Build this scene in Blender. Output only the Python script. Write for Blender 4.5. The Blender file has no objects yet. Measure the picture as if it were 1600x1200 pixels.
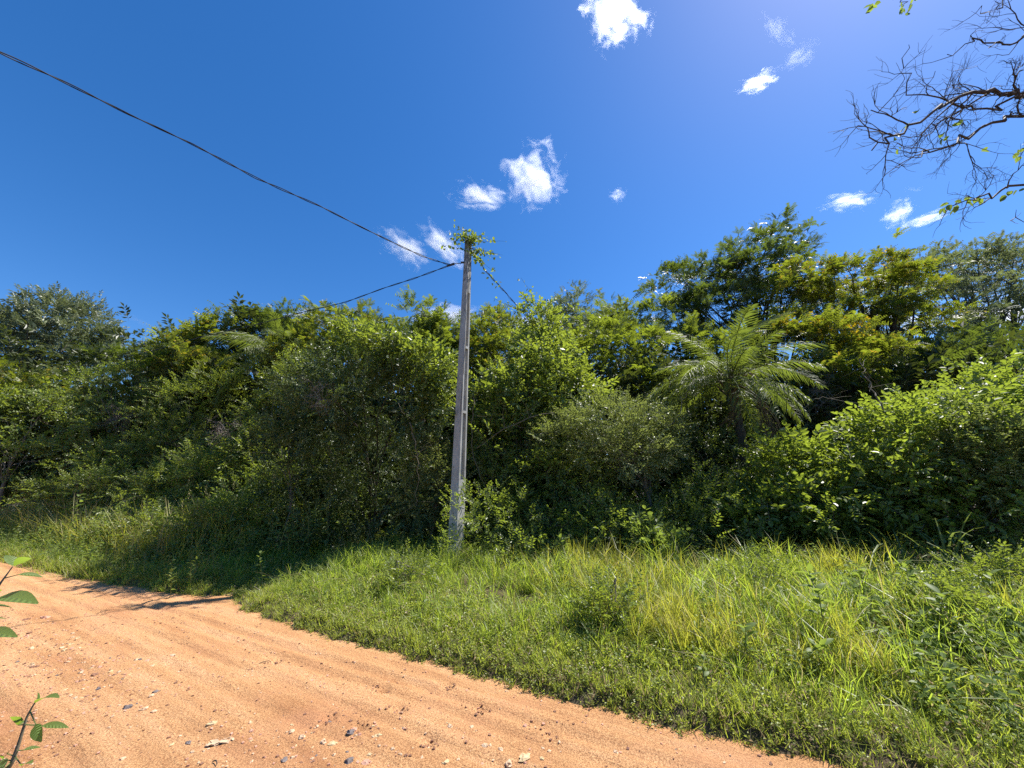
import bpy, math, random
import numpy as np
from mathutils import Vector, Matrix

random.seed(7)
RNG = np.random.default_rng(7)
C = bpy.context.scene.collection
sc = bpy.context.scene
R = math.radians

# ------------------------------------------------------------------ camera
CAM_H, PITCH, FPX = 1.6, R(15.5), 600.0
cam = bpy.data.cameras.new('camera')
cam.sensor_width = 36.0
cam.lens = 36.0 * FPX / 1600.0
cam.clip_start, cam.clip_end = 0.05, 9000
camo = bpy.data.objects.new('camera', cam)
camo.location = (0, 0, CAM_H)
camo.rotation_euler = (math.pi / 2 + PITCH, 0, 0)
C.objects.link(camo)
sc.camera = camo

# ------------------------------------------------------------------ light
SUN_EL, SUN_AZ = R(59), R(66)            # azimuth measured from the view direction to the right
sdir = Vector((math.sin(SUN_AZ) * math.cos(SUN_EL), math.cos(SUN_AZ) * math.cos(SUN_EL), math.sin(SUN_EL)))
w = bpy.data.worlds.new('World'); sc.world = w; w.use_nodes = True
nt = w.node_tree; nt.nodes.clear()
sky = nt.nodes.new('ShaderNodeTexSky'); sky.sky_type = 'NISHITA'; sky.sun_disc = False
sky.sun_elevation = SUN_EL; sky.sun_rotation = SUN_AZ
sky.altitude = 300; sky.air_density = 1.0; sky.dust_density = 0.35; sky.ozone_density = 4.0
hs = nt.nodes.new('ShaderNodeHueSaturation'); hs.inputs['Saturation'].default_value = 1.30; hs.inputs['Value'].default_value = 1.0
bg = nt.nodes.new('ShaderNodeBackground'); bg.inputs['Strength'].default_value = 0.095
wo = nt.nodes.new('ShaderNodeOutputWorld')
nt.links.new(sky.outputs[0], hs.inputs['Color']); tn = nt.nodes.new('ShaderNodeMixRGB'); tn.blend_type = 'MULTIPLY'; tn.inputs[0].default_value = 1; tn.inputs[2].default_value = (1.03, .97, 1.06, 1)
nt.links.new(hs.outputs[0], tn.inputs[1]); nt.links.new(tn.outputs[0], bg.inputs[0]); nt.links.new(bg.outputs[0], wo.inputs[0])
sl = bpy.data.lights.new('sun', 'SUN'); sl.energy = 5.0; sl.angle = R(0.53); sl.color = (1.0, 0.955, 0.88)
so = bpy.data.objects.new('sun', sl); C.objects.link(so)
so.rotation_euler = sdir.to_track_quat('Z', 'Y').to_euler()
sc.view_settings.view_transform = 'Standard'; sc.view_settings.look = 'None'
sc.view_settings.exposure = 0.9; sc.view_settings.gamma = 1.0; sc.view_settings.use_curve_mapping = False
sc.render.engine = 'CYCLES'
cy = sc.cycles
cy.max_bounces = 6; cy.diffuse_bounces = 3; cy.glossy_bounces = 2; cy.transmission_bounces = 4
cy.transparent_max_bounces = 8; cy.volume_bounces = 10; cy.caustics_reflective = False; cy.caustics_refractive = False
cy.sample_clamp_indirect = 6; cy.volume_step_rate = .4
cy.use_denoising = False

# ------------------------------------------------------------------ helpers
def ray(px, py):
    u, v = (px - 800) / FPX, (600 - py) / FPX
    return u, math.cos(PITCH) - v * math.sin(PITCH), math.sin(PITCH) + v * math.cos(PITCH)

def at(px, py, Y):
    """the point of the place seen at a photograph pixel, Y metres ahead"""
    u, yc, zc = ray(px, py); t = Y / yc
    return np.array((u * t, Y, CAM_H + zc * t))

def on_ground(px, py, z=0.0):
    u, yc, zc = ray(px, py); t = (z - CAM_H) / zc
    return np.array((u * t, yc * t, z))

def mpp(py, Y):
    return (Y / ray(800, py)[1]) / FPX

def tag(o, label=None, cat=None, group=None, kind=None):
    if label: o['label'] = label
    if cat: o['category'] = cat
    if group: o['group'] = group
    if kind: o['kind'] = kind
    return o

def empty(name, loc, label=None, cat=None, group=None):
    o = bpy.data.objects.new(name, None); C.objects.link(o); o.location = loc
    o.empty_display_size = .1
    return tag(o, label, cat, group)

class MB:
    """collects quads; build() links them as one mesh"""
    def __init__(s): s.v = []; s.q = []; s.m = []; s.n = 0
    def add(s, v, q, m=0):
        v = np.asarray(v, float).reshape(-1, 3); q = np.asarray(q, int).reshape(-1, 4)
        s.v.append(v); s.q.append(q + s.n); s.n += len(v)
        s.m.append(np.full(len(q), m) if np.isscalar(m) else np.asarray(m))
    def tube(s, pts, rad, sides=5, m=0, twist=0.0):
        pts = np.asarray(pts, float); n = len(pts)
        rad = np.broadcast_to(np.asarray(rad, float), (n,))
        tg = np.gradient(pts, axis=0); tg /= np.linalg.norm(tg, axis=1)[:, None] + 1e-9
        ref = np.array((0, 0, 1.0)) if abs(tg[0, 2]) < .9 else np.array((1.0, 0, 0))
        a = np.cross(tg, ref); a /= np.linalg.norm(a, axis=1)[:, None] + 1e-9
        b = np.cross(tg, a)
        th = np.arange(sides) * 2 * np.pi / sides
        V = pts[:, None] + rad[:, None, None] * (np.cos(th)[None, :, None] * a[:, None] + np.sin(th)[None, :, None] * b[:, None])
        i = np.arange(n - 1)[:, None] * sides; j = np.arange(sides)[None]; k = (j + 1) % sides
        q = np.stack((i + j, i + k, i + sides + k, i + sides + j), -1).reshape(-1, 4)
        s.add(V.reshape(-1, 3), q, m)
    def data(s):
        return np.concatenate(s.v), np.concatenate(s.q), np.concatenate(s.m)
    def mesh(s, name, mats, smooth=False, origin=None):
        v, q, m = s.data()
        if origin is not None: v = v - np.asarray(origin, float)
        return quad_mesh(name, v, q, m, mats, smooth)
    def build(s, name, mats, parent=None, smooth=False, loc=(0, 0, 0), origin=None):
        return link(name, s.mesh(name, mats, smooth, origin), parent, loc)

def quad_mesh(name, v, q, m, mats, smooth=False):
    me = bpy.data.meshes.new(name)
    me.vertices.add(len(v)); me.vertices.foreach_set('co', np.ascontiguousarray(v, np.float32).ravel())
    me.loops.add(len(q) * 4); me.loops.foreach_set('vertex_index', np.ascontiguousarray(q, np.int32).ravel())
    me.polygons.add(len(q)); me.polygons.foreach_set('loop_start', np.arange(len(q), dtype=np.int32) * 4)
    me.polygons.foreach_set('material_index', np.ascontiguousarray(m, np.int32))
    me.polygons.foreach_set('use_smooth', np.full(len(q), smooth, bool))
    for x in (mats if isinstance(mats, (list, tuple)) else [mats]): me.materials.append(x)
    me.update(calc_edges=True)
    return me

def link(name, me, parent=None, loc=(0, 0, 0)):
    o = bpy.data.objects.new(name, me); C.objects.link(o); o.location = loc
    if parent: o.parent = parent
    return o

def unit(a):
    a = np.asarray(a, float); return a / (np.linalg.norm(a, axis=-1, keepdims=True) + 1e-9)

def frames(d, up=(0, 0, 1.0), roll=0.0, rng=RNG):
    """rotation matrices with x along d, z as near up as can be, plus a random roll"""
    d = unit(d); n = len(d)
    z = np.broadcast_to(np.asarray(up, float), d.shape).copy() + rng.normal(0, .12, d.shape)
    y = unit(np.cross(z, d)); z = np.cross(d, y)
    a = rng.normal(0, 1, n) * roll
    y2 = y * np.cos(a)[:, None] + z * np.sin(a)[:, None]; z2 = np.cross(d, y2)
    return np.stack((d, y2, z2), -1)

def scatter(mb, templates, pos, rot, scl, rng=RNG):
    """copies of small templates (verts, quads, mats) merged into one mesh"""
    n = len(pos); pick = rng.integers(0, len(templates), n)
    for k, (tv, tq, tm) in enumerate(templates):
        ix = np.where(pick == k)[0]
        if not len(ix): continue
        V = np.einsum('nij,vj->nvi', rot[ix], tv) * scl[ix][:, None, None] + pos[ix][:, None]
        Q = (tq[None] + (np.arange(len(ix)) * len(tv))[:, None, None]).reshape(-1, 4)
        mb.add(V.reshape(-1, 3), Q, np.tile(tm, len(ix)))

# value noise -------------------------------------------------------
_tab = np.random.default_rng(3).random((256, 256))
def vnoise(x, y):
    x = np.asarray(x, float); y = np.asarray(y, float)
    xi, yi = np.floor(x).astype(int), np.floor(y).astype(int); fx, fy = x - xi, y - yi
    fx = fx * fx * (3 - 2 * fx); fy = fy * fy * (3 - 2 * fy)
    g = lambda i, j: _tab[i & 255, j & 255]
    return (g(xi, yi) * (1 - fx) + g(xi + 1, yi) * fx) * (1 - fy) + (g(xi, yi + 1) * (1 - fx) + g(xi + 1, yi + 1) * fx) * fy
def fbm(x, y, o=4):
    s = 0; a = .5
    for k in range(o): s = s + a * vnoise(x * 2 ** k + 17 * k, y * 2 ** k + 31 * k); a /= 2
    return s
def sstep(a, b, x):
    t = np.clip((x - a) / (b - a), 0, 1); return t * t * (3 - 2 * t)

# ------------------------------------------------------------------ materials
def newmat(name):
    m = bpy.data.materials.new(name); m.use_nodes = True
    m.node_tree.nodes.clear(); return m, m.node_tree.nodes, m.node_tree.links

def N(ns, t, **kw):
    n = ns.new('ShaderNode' + t)
    for k, v in kw.items():
        if hasattr(n, k): setattr(n, k, v)
        else: n.inputs[k.replace('_', ' ')].default_value = v
    return n

def rgb(c): return (c[0], c[1], c[2], 1)

def leaf_mat(name, c1, c2, trans, tfac=.4, rough=.42, spec=.5, noise=1.2, yellow=None):
    """leaf: c1..c2 from leaf to leaf, lit through by the sun in the colour trans"""
    m, ns, L = newmat(name)
    geo = N(ns, 'NewGeometry'); oi = N(ns, 'ObjectInfo')
    tc = N(ns, 'TexCoord'); nz = N(ns, 'TexNoise', Scale=noise, Detail=2.0)
    L.new(tc.outputs['Object'], nz.inputs['Vector'])
    a = N(ns, 'Math', operation='MULTIPLY_ADD'); a.inputs[1].default_value = .55
    L.new(geo.outputs['Random Per Island'], a.inputs[0]); 
    b = N(ns, 'MapRange'); b.inputs[1].default_value = .3; b.inputs[2].default_value = .7; b.inputs[3].default_value = 0; b.inputs[4].default_value = .5
    L.new(nz.outputs[0], b.inputs[0]); L.new(b.outputs[0], a.inputs[2])
    mx = N(ns, 'MixRGB'); mx.inputs[1].default_value = rgb(c1); mx.inputs[2].default_value = rgb(c2); L.new(a.outputs[0], mx.inputs[0])
    tx = N(ns, 'MixRGB'); tx.inputs[1].default_value = rgb([x * .6 for x in trans]); tx.inputs[2].default_value = rgb(trans); L.new(a.outputs[0], tx.inputs[0])
    col, tcol = mx.outputs[0], tx.outputs[0]
    if yellow:
        gt = N(ns, 'Math', operation='GREATER_THAN'); gt.inputs[1].default_value = 1 - yellow[1]
        L.new(geo.outputs['Random Per Island'], gt.inputs[0])
        y1 = N(ns, 'MixRGB'); y1.inputs[2].default_value = rgb(yellow[0]); L.new(gt.outputs[0], y1.inputs[0]); L.new(col, y1.inputs[1]); col = y1.outputs[0]
        y2 = N(ns, 'MixRGB'); y2.inputs[2].default_value = rgb([x * 1.2 for x in yellow[0]]); L.new(gt.outputs[0], y2.inputs[0]); L.new(tcol, y2.inputs[1]); tcol = y2.outputs[0]
    p = N(ns, 'BsdfPrincipled', Roughness=rough); p.inputs['Specular IOR Level'].default_value = spec
    L.new(col, p.inputs['Base Color'])
    t = N(ns, 'BsdfTranslucent'); L.new(tcol, t.inputs[0])
    ms = N(ns, 'MixShader'); ms.inputs[0].default_value = tfac
    L.new(p.outputs[0], ms.inputs[1]); L.new(t.outputs[0], ms.inputs[2])
    o = N(ns, 'OutputMaterial'); L.new(ms.outputs[0], o.inputs[0])
    return m

def rough_mat(name, c1, c2, scale=6, rough=.85, bump=.3, bscale=None, stretch=(1, 1, 1), spec=.3, detail=5.0):
    m, ns, L = newmat(name)
    tc = N(ns, 'TexCoord'); mp = N(ns, 'Mapping'); mp.inputs['Scale'].default_value = stretch
    L.new(tc.outputs['Object'], mp.inputs[0])
    nz = N(ns, 'TexNoise', Scale=scale, Detail=detail, Roughness=.65); L.new(mp.outputs[0], nz.inputs['Vector'])
    cr = N(ns, 'ValToRGB'); cr.color_ramp.elements[0].position = .32; cr.color_ramp.elements[1].position = .68
    cr.color_ramp.elements[0].color = rgb(c1); cr.color_ramp.elements[1].color = rgb(c2)
    L.new(nz.outputs[0], cr.inputs[0])
    p = N(ns, 'BsdfPrincipled', Roughness=rough); p.inputs['Specular IOR Level'].default_value = spec
    L.new(cr.outputs[0], p.inputs['Base Color'])
    n2 = N(ns, 'TexNoise', Scale=(bscale or scale * 4), Detail=6.0, Roughness=.7); L.new(mp.outputs[0], n2.inputs['Vector'])
    bp = N(ns, 'Bump', Strength=bump, Distance=.01); L.new(n2.outputs[0], bp.inputs['Height']); L.new(bp.outputs[0], p.inputs['Normal'])
    o = N(ns, 'OutputMaterial'); L.new(p.outputs[0], o.inputs[0])
    return m

M = {}
# colours: diffuse pair, light let through
M['broad'] = leaf_mat('broad_leaf', (0.075, 0.119, 0.025), (0.155, 0.204, 0.040), (0.503, 0.642, 0.056), .38, .44, .6)
M['bright'] = leaf_mat('bright_leaf', (.092, .138, .028), (.176, .222, .048), (.50, .62, .055), .38, .44, .6)
M['small'] = leaf_mat('small_leaf', (0.103, 0.123, 0.041), (0.213, 0.241, 0.083), (0.429, 0.515, 0.100), .32, .42, .6)
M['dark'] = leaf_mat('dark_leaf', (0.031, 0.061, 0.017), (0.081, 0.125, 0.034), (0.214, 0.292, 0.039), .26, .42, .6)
M['olive'] = leaf_mat('olive_leaf', (0.128, 0.155, 0.074), (0.223, 0.250, 0.121), (0.308, 0.364, 0.112), .26, .42, .6)
M['fine'] = leaf_mat('feathery_leaf', (0.060, 0.096, 0.022), (0.126, 0.156, 0.034), (0.400, 0.500, 0.037), .40, .45)
M['fineyel'] = leaf_mat('yellowing_feathery_leaf', (.068, .098, .018), (.140, .158, .026), (.38, .46, .03), .42, .45, yellow=((.42, .32, .03), .05))
M['finedark'] = leaf_mat('dark_feathery_leaf', (0.041, 0.067, 0.019), (0.091, 0.115, 0.031), (0.237, 0.325, 0.031), .34, .42)
M['grey'] = leaf_mat('grey_green_leaf', (0.102, 0.126, 0.072), (0.162, 0.186, 0.102), (0.300, 0.362, 0.112), .34, .5)
M['palm'] = leaf_mat('palm_leaflet', (.078, .104, .026), (.135, .160, .042), (.34, .44, .05), .36, .50, .4)
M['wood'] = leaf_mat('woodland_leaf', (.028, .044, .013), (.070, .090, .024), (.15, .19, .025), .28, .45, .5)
M['grass'] = leaf_mat('grass_blade', (0.123, 0.188, 0.034), (0.246, 0.292, 0.054), (0.715, 0.915, 0.086), .46, .42, noise=.9, yellow=((.42, .35, .15), .08))
M['grassy'] = leaf_mat('yellow_grass_blade', (0.183, 0.201, 0.034), (0.299, 0.287, 0.055), (0.780, 0.780, 0.078), .48, .45, noise=.9, yellow=((.46, .38, .15), .10))
M['turf'] = leaf_mat('turf_leaf', (0.142, 0.188, 0.034), (0.259, 0.292, 0.054), (0.744, 0.858, 0.086), .42, .45, noise=1.3, yellow=((.34, .26, .14), .12))
M['weed'] = leaf_mat('weed_leaf', (0.081, 0.125, 0.035), (0.156, 0.206, 0.056), (0.442, 0.585, 0.078), .38, .52, .35)
M['strap'] = leaf_mat('strap_leaf', (0.100, 0.138, 0.045), (0.175, 0.213, 0.077), (0.390, 0.494, 0.091), .34, .42, .5)
M['straw'] = leaf_mat('dry_straw', (.27, .25, .11), (.42, .38, .18), (.38, .35, .12), .3, .6, .3)
M['petal'] = leaf_mat('yellow_petal', (.72, .56, .03), (.82, .68, .05), (.70, .50, .02), .35, .5, .3)
M['bark'] = rough_mat('bark', (.10, .085, .065), (.22, .19, .15), 9, .9, .6, stretch=(1, 1, .25))
M['barkdark'] = rough_mat('dark_bark', (.035, .028, .022), (.09, .075, .06), 9, .9, .6, stretch=(1, 1, .25))
M['twig'] = rough_mat('twig', (.10, .08, .055), (.20, .17, .12), 20, .85, .2)
M['twigdark'] = rough_mat('bare_twig', (.045, .035, .034), (.11, .085, .075), 20, .8, .2)
M['greenstem'] = rough_mat('green_stem', (.09, .12, .03), (.16, .17, .06), 20, .6, .1)
M['drybrush'] = rough_mat('dry_brush', (.16, .13, .11), (.28, .24, .21), 20, .9, .2)
M['dead'] = rough_mat('dead_frond', (.085, .06, .035), (.19, .14, .085), 14, .9, .3)
M['cable'] = rough_mat('cable_black', (.012, .013, .017), (.03, .032, .038), 30, .55, .1)
M['metal'] = rough_mat('clamp_metal', (.05, .05, .055), (.10, .10, .11), 30, .5, .1)

# ------------------------------------------------------------------ terrain
ND = np.array((.491, .871)); SD = np.array((-.871, .491))       # across and along the road
_es = [-60, -6, -.38, .42, 2.14, 3.73, 5.13, 6.3, 6.75, 7.1, 7.6, 8.42, 10.84, 15.6, 30, 90]
_ee = [3.9, 3.65, 3.46, 3.40, 3.34, 3.28, 3.33, 3.40, 3.55, 3.62, 3.50, 3.23, 2.93, 2.62, 2.3, 1.5]
def edge(s):
    return np.interp(s, _es, _ee) + .05 * (fbm(s * 1.7 + 40, s * 0 + 3, 3) - .45) * 2 + .05 * (vnoise(s * 5, s * 0 + 9) - .5) * 2 + .03 * (vnoise(s * 14, s * 0 + 5) - .5) * 2
NEAR_E = .45
def st(x, y):
    return x * SD[0] + y * SD[1], x * ND[0] + y * ND[1]
def height(x, y):
    x = np.asarray(x, float); y = np.asarray(y, float)
    s, t = st(x, y); d = t - edge(s)
    notch = 1 - .8 * np.exp(-((s - 7.3) / .55) ** 2)
    far = (.10 * sstep(-.03, .16, d) + .05 * sstep(.1, .8, d)) * notch + .26 * sstep(.4, 4.0, d) + .012 * np.clip(d - 4, 0, 60)
    far = far + sstep(.1, 1.5, d) * (.16 * (fbm(x * .7, y * .7, 3) - .45)) + sstep(.02, .4, d) * .05 * (fbm(x * 3, y * 3, 3) - .45)
    dn = NEAR_E - t
    near = .07 * sstep(0, .3, dn) + .04 * (fbm(x * 2, y * 2, 3) - .4) * sstep(0, .5, dn)
    inside = -.07
    h = np.where(d > -.04, far - .03 * (1 - sstep(-.04, .02, d)), inside)
    return np.where(dn > 0, near - .02, h)

def grade(n, near, far):
    k = np.linspace(-1, 1, n); return np.sinh(k * far) / math.sinh(far) * near
xs = np.unique(np.concatenate((np.arange(-14, 8, .16), -14 - np.geomspace(.2, 3000, 50), 8 + np.geomspace(.2, 3000, 50))))
ys = np.unique(np.concatenate((np.arange(-2, 12, .16), -2 - np.geomspace(.2, 3000, 40), 12 + np.geomspace(.2, 3000, 50))))
X, Y = np.meshgrid(xs, ys); Z = height(X, Y)
far_r = np.hypot(X, Y); Z = np.where(far_r > 80, np.minimum(Z, 1.2), Z)
n0, n1 = X.shape
i = np.arange(n0 - 1)[:, None] * n1 + np.arange(n1 - 1)[None]
gq = np.stack((i, i + 1, i + n1 + 1, i + n1), -1).reshape(-1, 4)
M['soil'] = rough_mat('verge_soil', (.035, .030, .016), (.10, .070, .040), 3.0, .95, .5, 40)
g = link('ground', quad_mesh('ground', np.stack((X, Y, Z), -1).reshape(-1, 3), gq, np.zeros(len(gq), int), M['soil'], True))
tag(g, kind='structure')

# the dirt road ------------------------------------------------------
def road_mat():
    m, ns, L = newmat('orange_sandy_dirt')
    tc = N(ns, 'TexCoord'); mp = N(ns, 'CombineXYZ')
    for k_, (v_, f_) in enumerate(((SD, .16), (ND, 1.0))):
        dt = N(ns, 'VectorMath', operation='DOT_PRODUCT'); dt.inputs[1].default_value = (v_[0] * f_, v_[1] * f_, 0)
        L.new(tc.outputs['Object'], dt.inputs[0]); L.new(dt.outputs['Value'], mp.inputs[k_])
    big = N(ns, 'TexNoise', Scale=3.4, Detail=6.0, Roughness=.6); L.new(mp.outputs[0], big.inputs['Vector'])
    cr = N(ns, 'ValToRGB'); e = cr.color_ramp.elements
    e[0].position = .30; e[0].color = rgb((.50, .250, .112)); e[1].position = .72; e[1].color = rgb((.79, .48, .26))
    k = e.new(.5); k.color = rgb((.68, .385, .180)); L.new(big.outputs[0], cr.inputs[0])
    gr = N(ns, 'TexNoise', Scale=95.0, Detail=4.0, Roughness=.75); L.new(tc.outputs['Object'], gr.inputs['Vector'])
    gc = N(ns, 'ValToRGB'); e = gc.color_ramp.elements
    e[0].position = .38; e[0].color = rgb((.34, .22, .18)); e[1].position = .60; e[1].color = rgb((1.08, 1.08, 1.06)); L.new(gr.outputs[0], gc.inputs[0])
    mu = N(ns, 'MixRGB', blend_type='MULTIPLY'); mu.inputs[0].default_value = .8; L.new(cr.outputs[0], mu.inputs[1]); L.new(gc.outputs[0], mu.inputs[2])
    # redder gravelly band on the near side of the road
    nb = N(ns, 'TexNoise', Scale=1.1, Detail=5.0, Roughness=.6); L.new(tc.outputs['Object'], nb.inputs['Vector'])
    rb = N(ns, 'ValToRGB'); rb.color_ramp.elements[0].position = .5; rb.color_ramp.elements[1].position = .66
    L.new(nb.outputs[0], rb.inputs[0])
    m2 = N(ns, 'MixRGB'); m2.inputs[2].default_value = rgb((.56, .27, .14)); L.new(mu.outputs[0], m2.inputs[1])
    f = N(ns, 'Math', operation='MULTIPLY'); f.inputs[1].default_value = .45; L.new(rb.outputs[0], f.inputs[0]); L.new(f.outputs[0], m2.inputs[0])
    p = N(ns, 'BsdfPrincipled', Roughness=.95); p.inputs['Specular IOR Level'].default_value = .15; L.new(m2.outputs[0], p.inputs['Base Color'])
    b1 = N(ns, 'TexNoise', Scale=70.0, Detail=7.0, Roughness=.75); L.new(tc.outputs['Object'], b1.inputs['Vector'])
    bp = N(ns, 'Bump', Strength=1.0, Distance=.02); L.new(b1.outputs[0], bp.inputs['Height'])
    b2 = N(ns, 'TexNoise', Scale=14.0, Detail=5.0, Roughness=.6); L.new(mp.outputs[0], b2.inputs['Vector'])
    bq = N(ns, 'Bump', Strength=.6, Distance=.03); L.new(b2.outputs[0], bq.inputs['Height']); L.new(bp.outputs[0], bq.inputs['Normal'])
    L.new(bq.outputs[0], p.inputs['Normal'])
    o = N(ns, 'OutputMaterial'); L.new(p.outputs[0], o.inputs[0]); return m
M['road'] = road_mat()

hoof = [on_ground(*p)[:2] for p in ((598, 1079), (622, 1112), (750, 1110), (513, 1125), (432, 1035), (700, 1075), (560, 1140), (860, 1150), (670, 1160))]
def road_h(x, y):
    s, t = st(x, y)
    wv = .12 * (fbm(s * .35, t * .3, 3) - .45)
    tt = t + wv + .02 * s
    z = .010 + .014 * (fbm(x * 1.5, y * 1.5, 4) - .45)
    for c, a, wd in ((2.95, .016, .045), (2.76, .012, .035), (2.45, .013, .045), (2.15, .010, .035), (1.75, .007, .04), (1.25, .016, .07), (1.0, .012, .05)):
        z = z - a * np.exp(-((tt - c) / wd) ** 2) + a * .7 * np.exp(-((tt - c - .09) / wd) ** 2)
    z = z + .004 * (fbm(s * .9, tt * 22, 3) - .45) + .010 * (fbm(s * 5, tt * 9, 3) - .45)
    rough = sstep(.50, .62, fbm(x * .8 + 5, y * .8, 3))
    z = z + (.006 + .014 * rough) * (fbm(x * 16, y * 16, 3) - .45)
    for hx, hy in hoof:
        r2 = ((x - hx) ** 2 + (y - hy) ** 2)
        z = z - .034 * np.exp(-r2 / .0022) * (.6 + .8 * vnoise(x * 45, y * 45)) + .012 * np.exp(-((np.sqrt(r2) - .075) / .025) ** 2) * vnoise(x * 40, y * 40)
    return z
sa = np.unique(np.concatenate((np.arange(-3, 8, .034), np.arange(8, 20, .08), 20 + np.geomspace(.2, 160, 60), -3 - np.geomspace(.1, 120, 50))))
ta = np.linspace(0, 1, 100)
S, T = np.meshgrid(sa, ta)
E = edge(S); tt = (NEAR_E - .12) + T * (E + .06 - (NEAR_E - .12))
RX, RY = S * SD[0] + tt * ND[0], S * SD[1] + tt * ND[1]
RZ = road_h(RX, RY)
n0, n1 = RX.shape
i = np.arange(n0 - 1)[:, None] * n1 + np.arange(n1 - 1)[None]
rq = np.stack((i, i + n1, i + n1 + 1, i + 1), -1).reshape(-1, 4)
tag(link('dirt_road', quad_mesh('dirt_road', np.stack((RX, RY, RZ), -1).reshape(-1, 3), rq, np.zeros(len(rq), int), M['road'], True)), kind='structure')

# ------------------------------------------------------------------ leaf templates
def t_leaf(mb, base, d, L, W, nrm, droop=.15, fine=False, m=0, fold=.12):
    base = np.asarray(base, float); d = unit(d); side = unit(np.cross(nrm, d)); nrm = np.cross(d, side)
    up = nrm * W * fold
    tip = base + d * L - np.array((0, 0, 1)) * L * droop
    if not fine:
        a = base + d * L * .45 + side * W / 2 + up; b = base + d * L * .45 - side * W / 2 + up
        mb.add((base, a, tip, b), ((0, 1, 2, 3),), m)
    else:
        dr = np.array((0, 0, -1.0)) * L * droop
        a1 = base + d * L * .25 + side * W * .42 + up; a2 = base + d * L * .68 + side * W * .42 + up + dr * .4
        b1 = base + d * L * .25 - side * W * .42 + up; b2 = base + d * L * .68 - side * W * .42 + up + dr * .4
        mb.add((base, a1, a2, tip, b2, b1), ((0, 1, 2, 3), (0, 3, 4, 5)), m)

def sprig_simple(rng, n, length, L, W, fine=False, droop=.2, stem=.003):
    mb = MB()
    k = 4; x = np.linspace(0, length, k); bend = rng.normal(0, .12, 2)
    P = np.stack((x, bend[0] * x * x / length, bend[1] * x * x / length - .1 * x * x / length), -1)
    mb.add((P[0] - (0, stem, 0), P[0] + (0, stem, 0), P[3] + (0, stem * .6, 0), P[3] - (0, stem * .6, 0)), ((0, 1, 2, 3),), 1)
    for j in range(n):
        f = .12 + .88 * (j + rng.random() * .5) / n
        p = np.array([np.interp(f * length, x, P[:, c]) for c in range(3)])
        ang = (1 if j % 2 else -1) * rng.uniform(.6, 1.3); 
        d = np.array((math.cos(ang) * .8, math.sin(ang), rng.normal(.1, .3)))
        nrm = np.array((rng.normal(0, .6), rng.normal(0, .6), 1))
        s = rng.uniform(.7, 1.15)
        t_leaf(mb, p + unit(d) * .005, d, L * s, W * s, nrm, droop * rng.uniform(.3, 1.6), fine, 0)
    t_leaf(mb, P[-1], (1, rng.normal(0, .2), 0), L, W, (0, 0, 1), droop, fine, 0)
    return mb.data()

def sprig_pinnate(rng, leaves, rach, pairs, L, W, length=.12):
    mb = MB(); mb.add(((0, -.004, 0), (0, .004, 0), (length, .002, 0), (length, -.002, 0)), ((0, 1, 2, 3),), 1)
    for j in range(leaves):
        f = (j + .6) / leaves; ang = (1 if j % 2 else -1) * rng.uniform(.3, 1.3) * (1.1 - .6 * f)
        d = unit((math.cos(ang), math.sin(ang), rng.normal(.25, .25)))
        side = unit(np.cross((0, 0, 1), d)); b = np.array((f * length, 0, 0))
        for k in range(pairs):
            g_ = (k + .8) / pairs; p = b + d * rach * g_ - np.array((0, 0, 1)) * rach * .45 * g_ * g_
            s = (1 - .35 * abs(g_ - .5)) * rng.uniform(.85, 1.1); tl = rng.normal(0, .22)
            a = side * L * s + np.array((0, 0, L * tl - .12 * L)) + d * .3 * L * s; b_ = -side * L * s + np.array((0, 0, -L * tl - .12 * L)) + d * .3 * L * s
            mb.add((p - d * W * .55 * s, p + b_, p + d * W * .75 * s, p + a), ((0, 1, 2, 3),), 0)
    return mb.data()

rt = np.random.default_rng(21)
SPR = {
    'broad': [sprig_simple(rt, 8, .26, .085, .050, True) for _ in range(5)],
    'broadfar': [sprig_simple(rt, 8, .30, .10, .058) for _ in range(5)],
    'small': [sprig_simple(rt, 14, .26, .045, .024) for _ in range(5)],
    'medium': [sprig_simple(rt, 11, .28, .065, .032) for _ in range(5)],
    'fine': [sprig_pinnate(rt, 5, .21, 6, .052, .024) for _ in range(4)],
    'finefar': [sprig_pinnate(rt, 4, .28, 5, .075, .036, .18) for _ in range(4)],
    'clump': [sprig_simple(rt, 12, .38, .15, .062) for _ in range(5)],
}

# ------------------------------------------------------------------ trees and bushes
def B(px, py, Y, rx, rz, ry=None):
    k = mpp(py, Y); return (*at(px, py, Y), rx * k, (ry if ry else rx * k * .9), rz * k)

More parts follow.
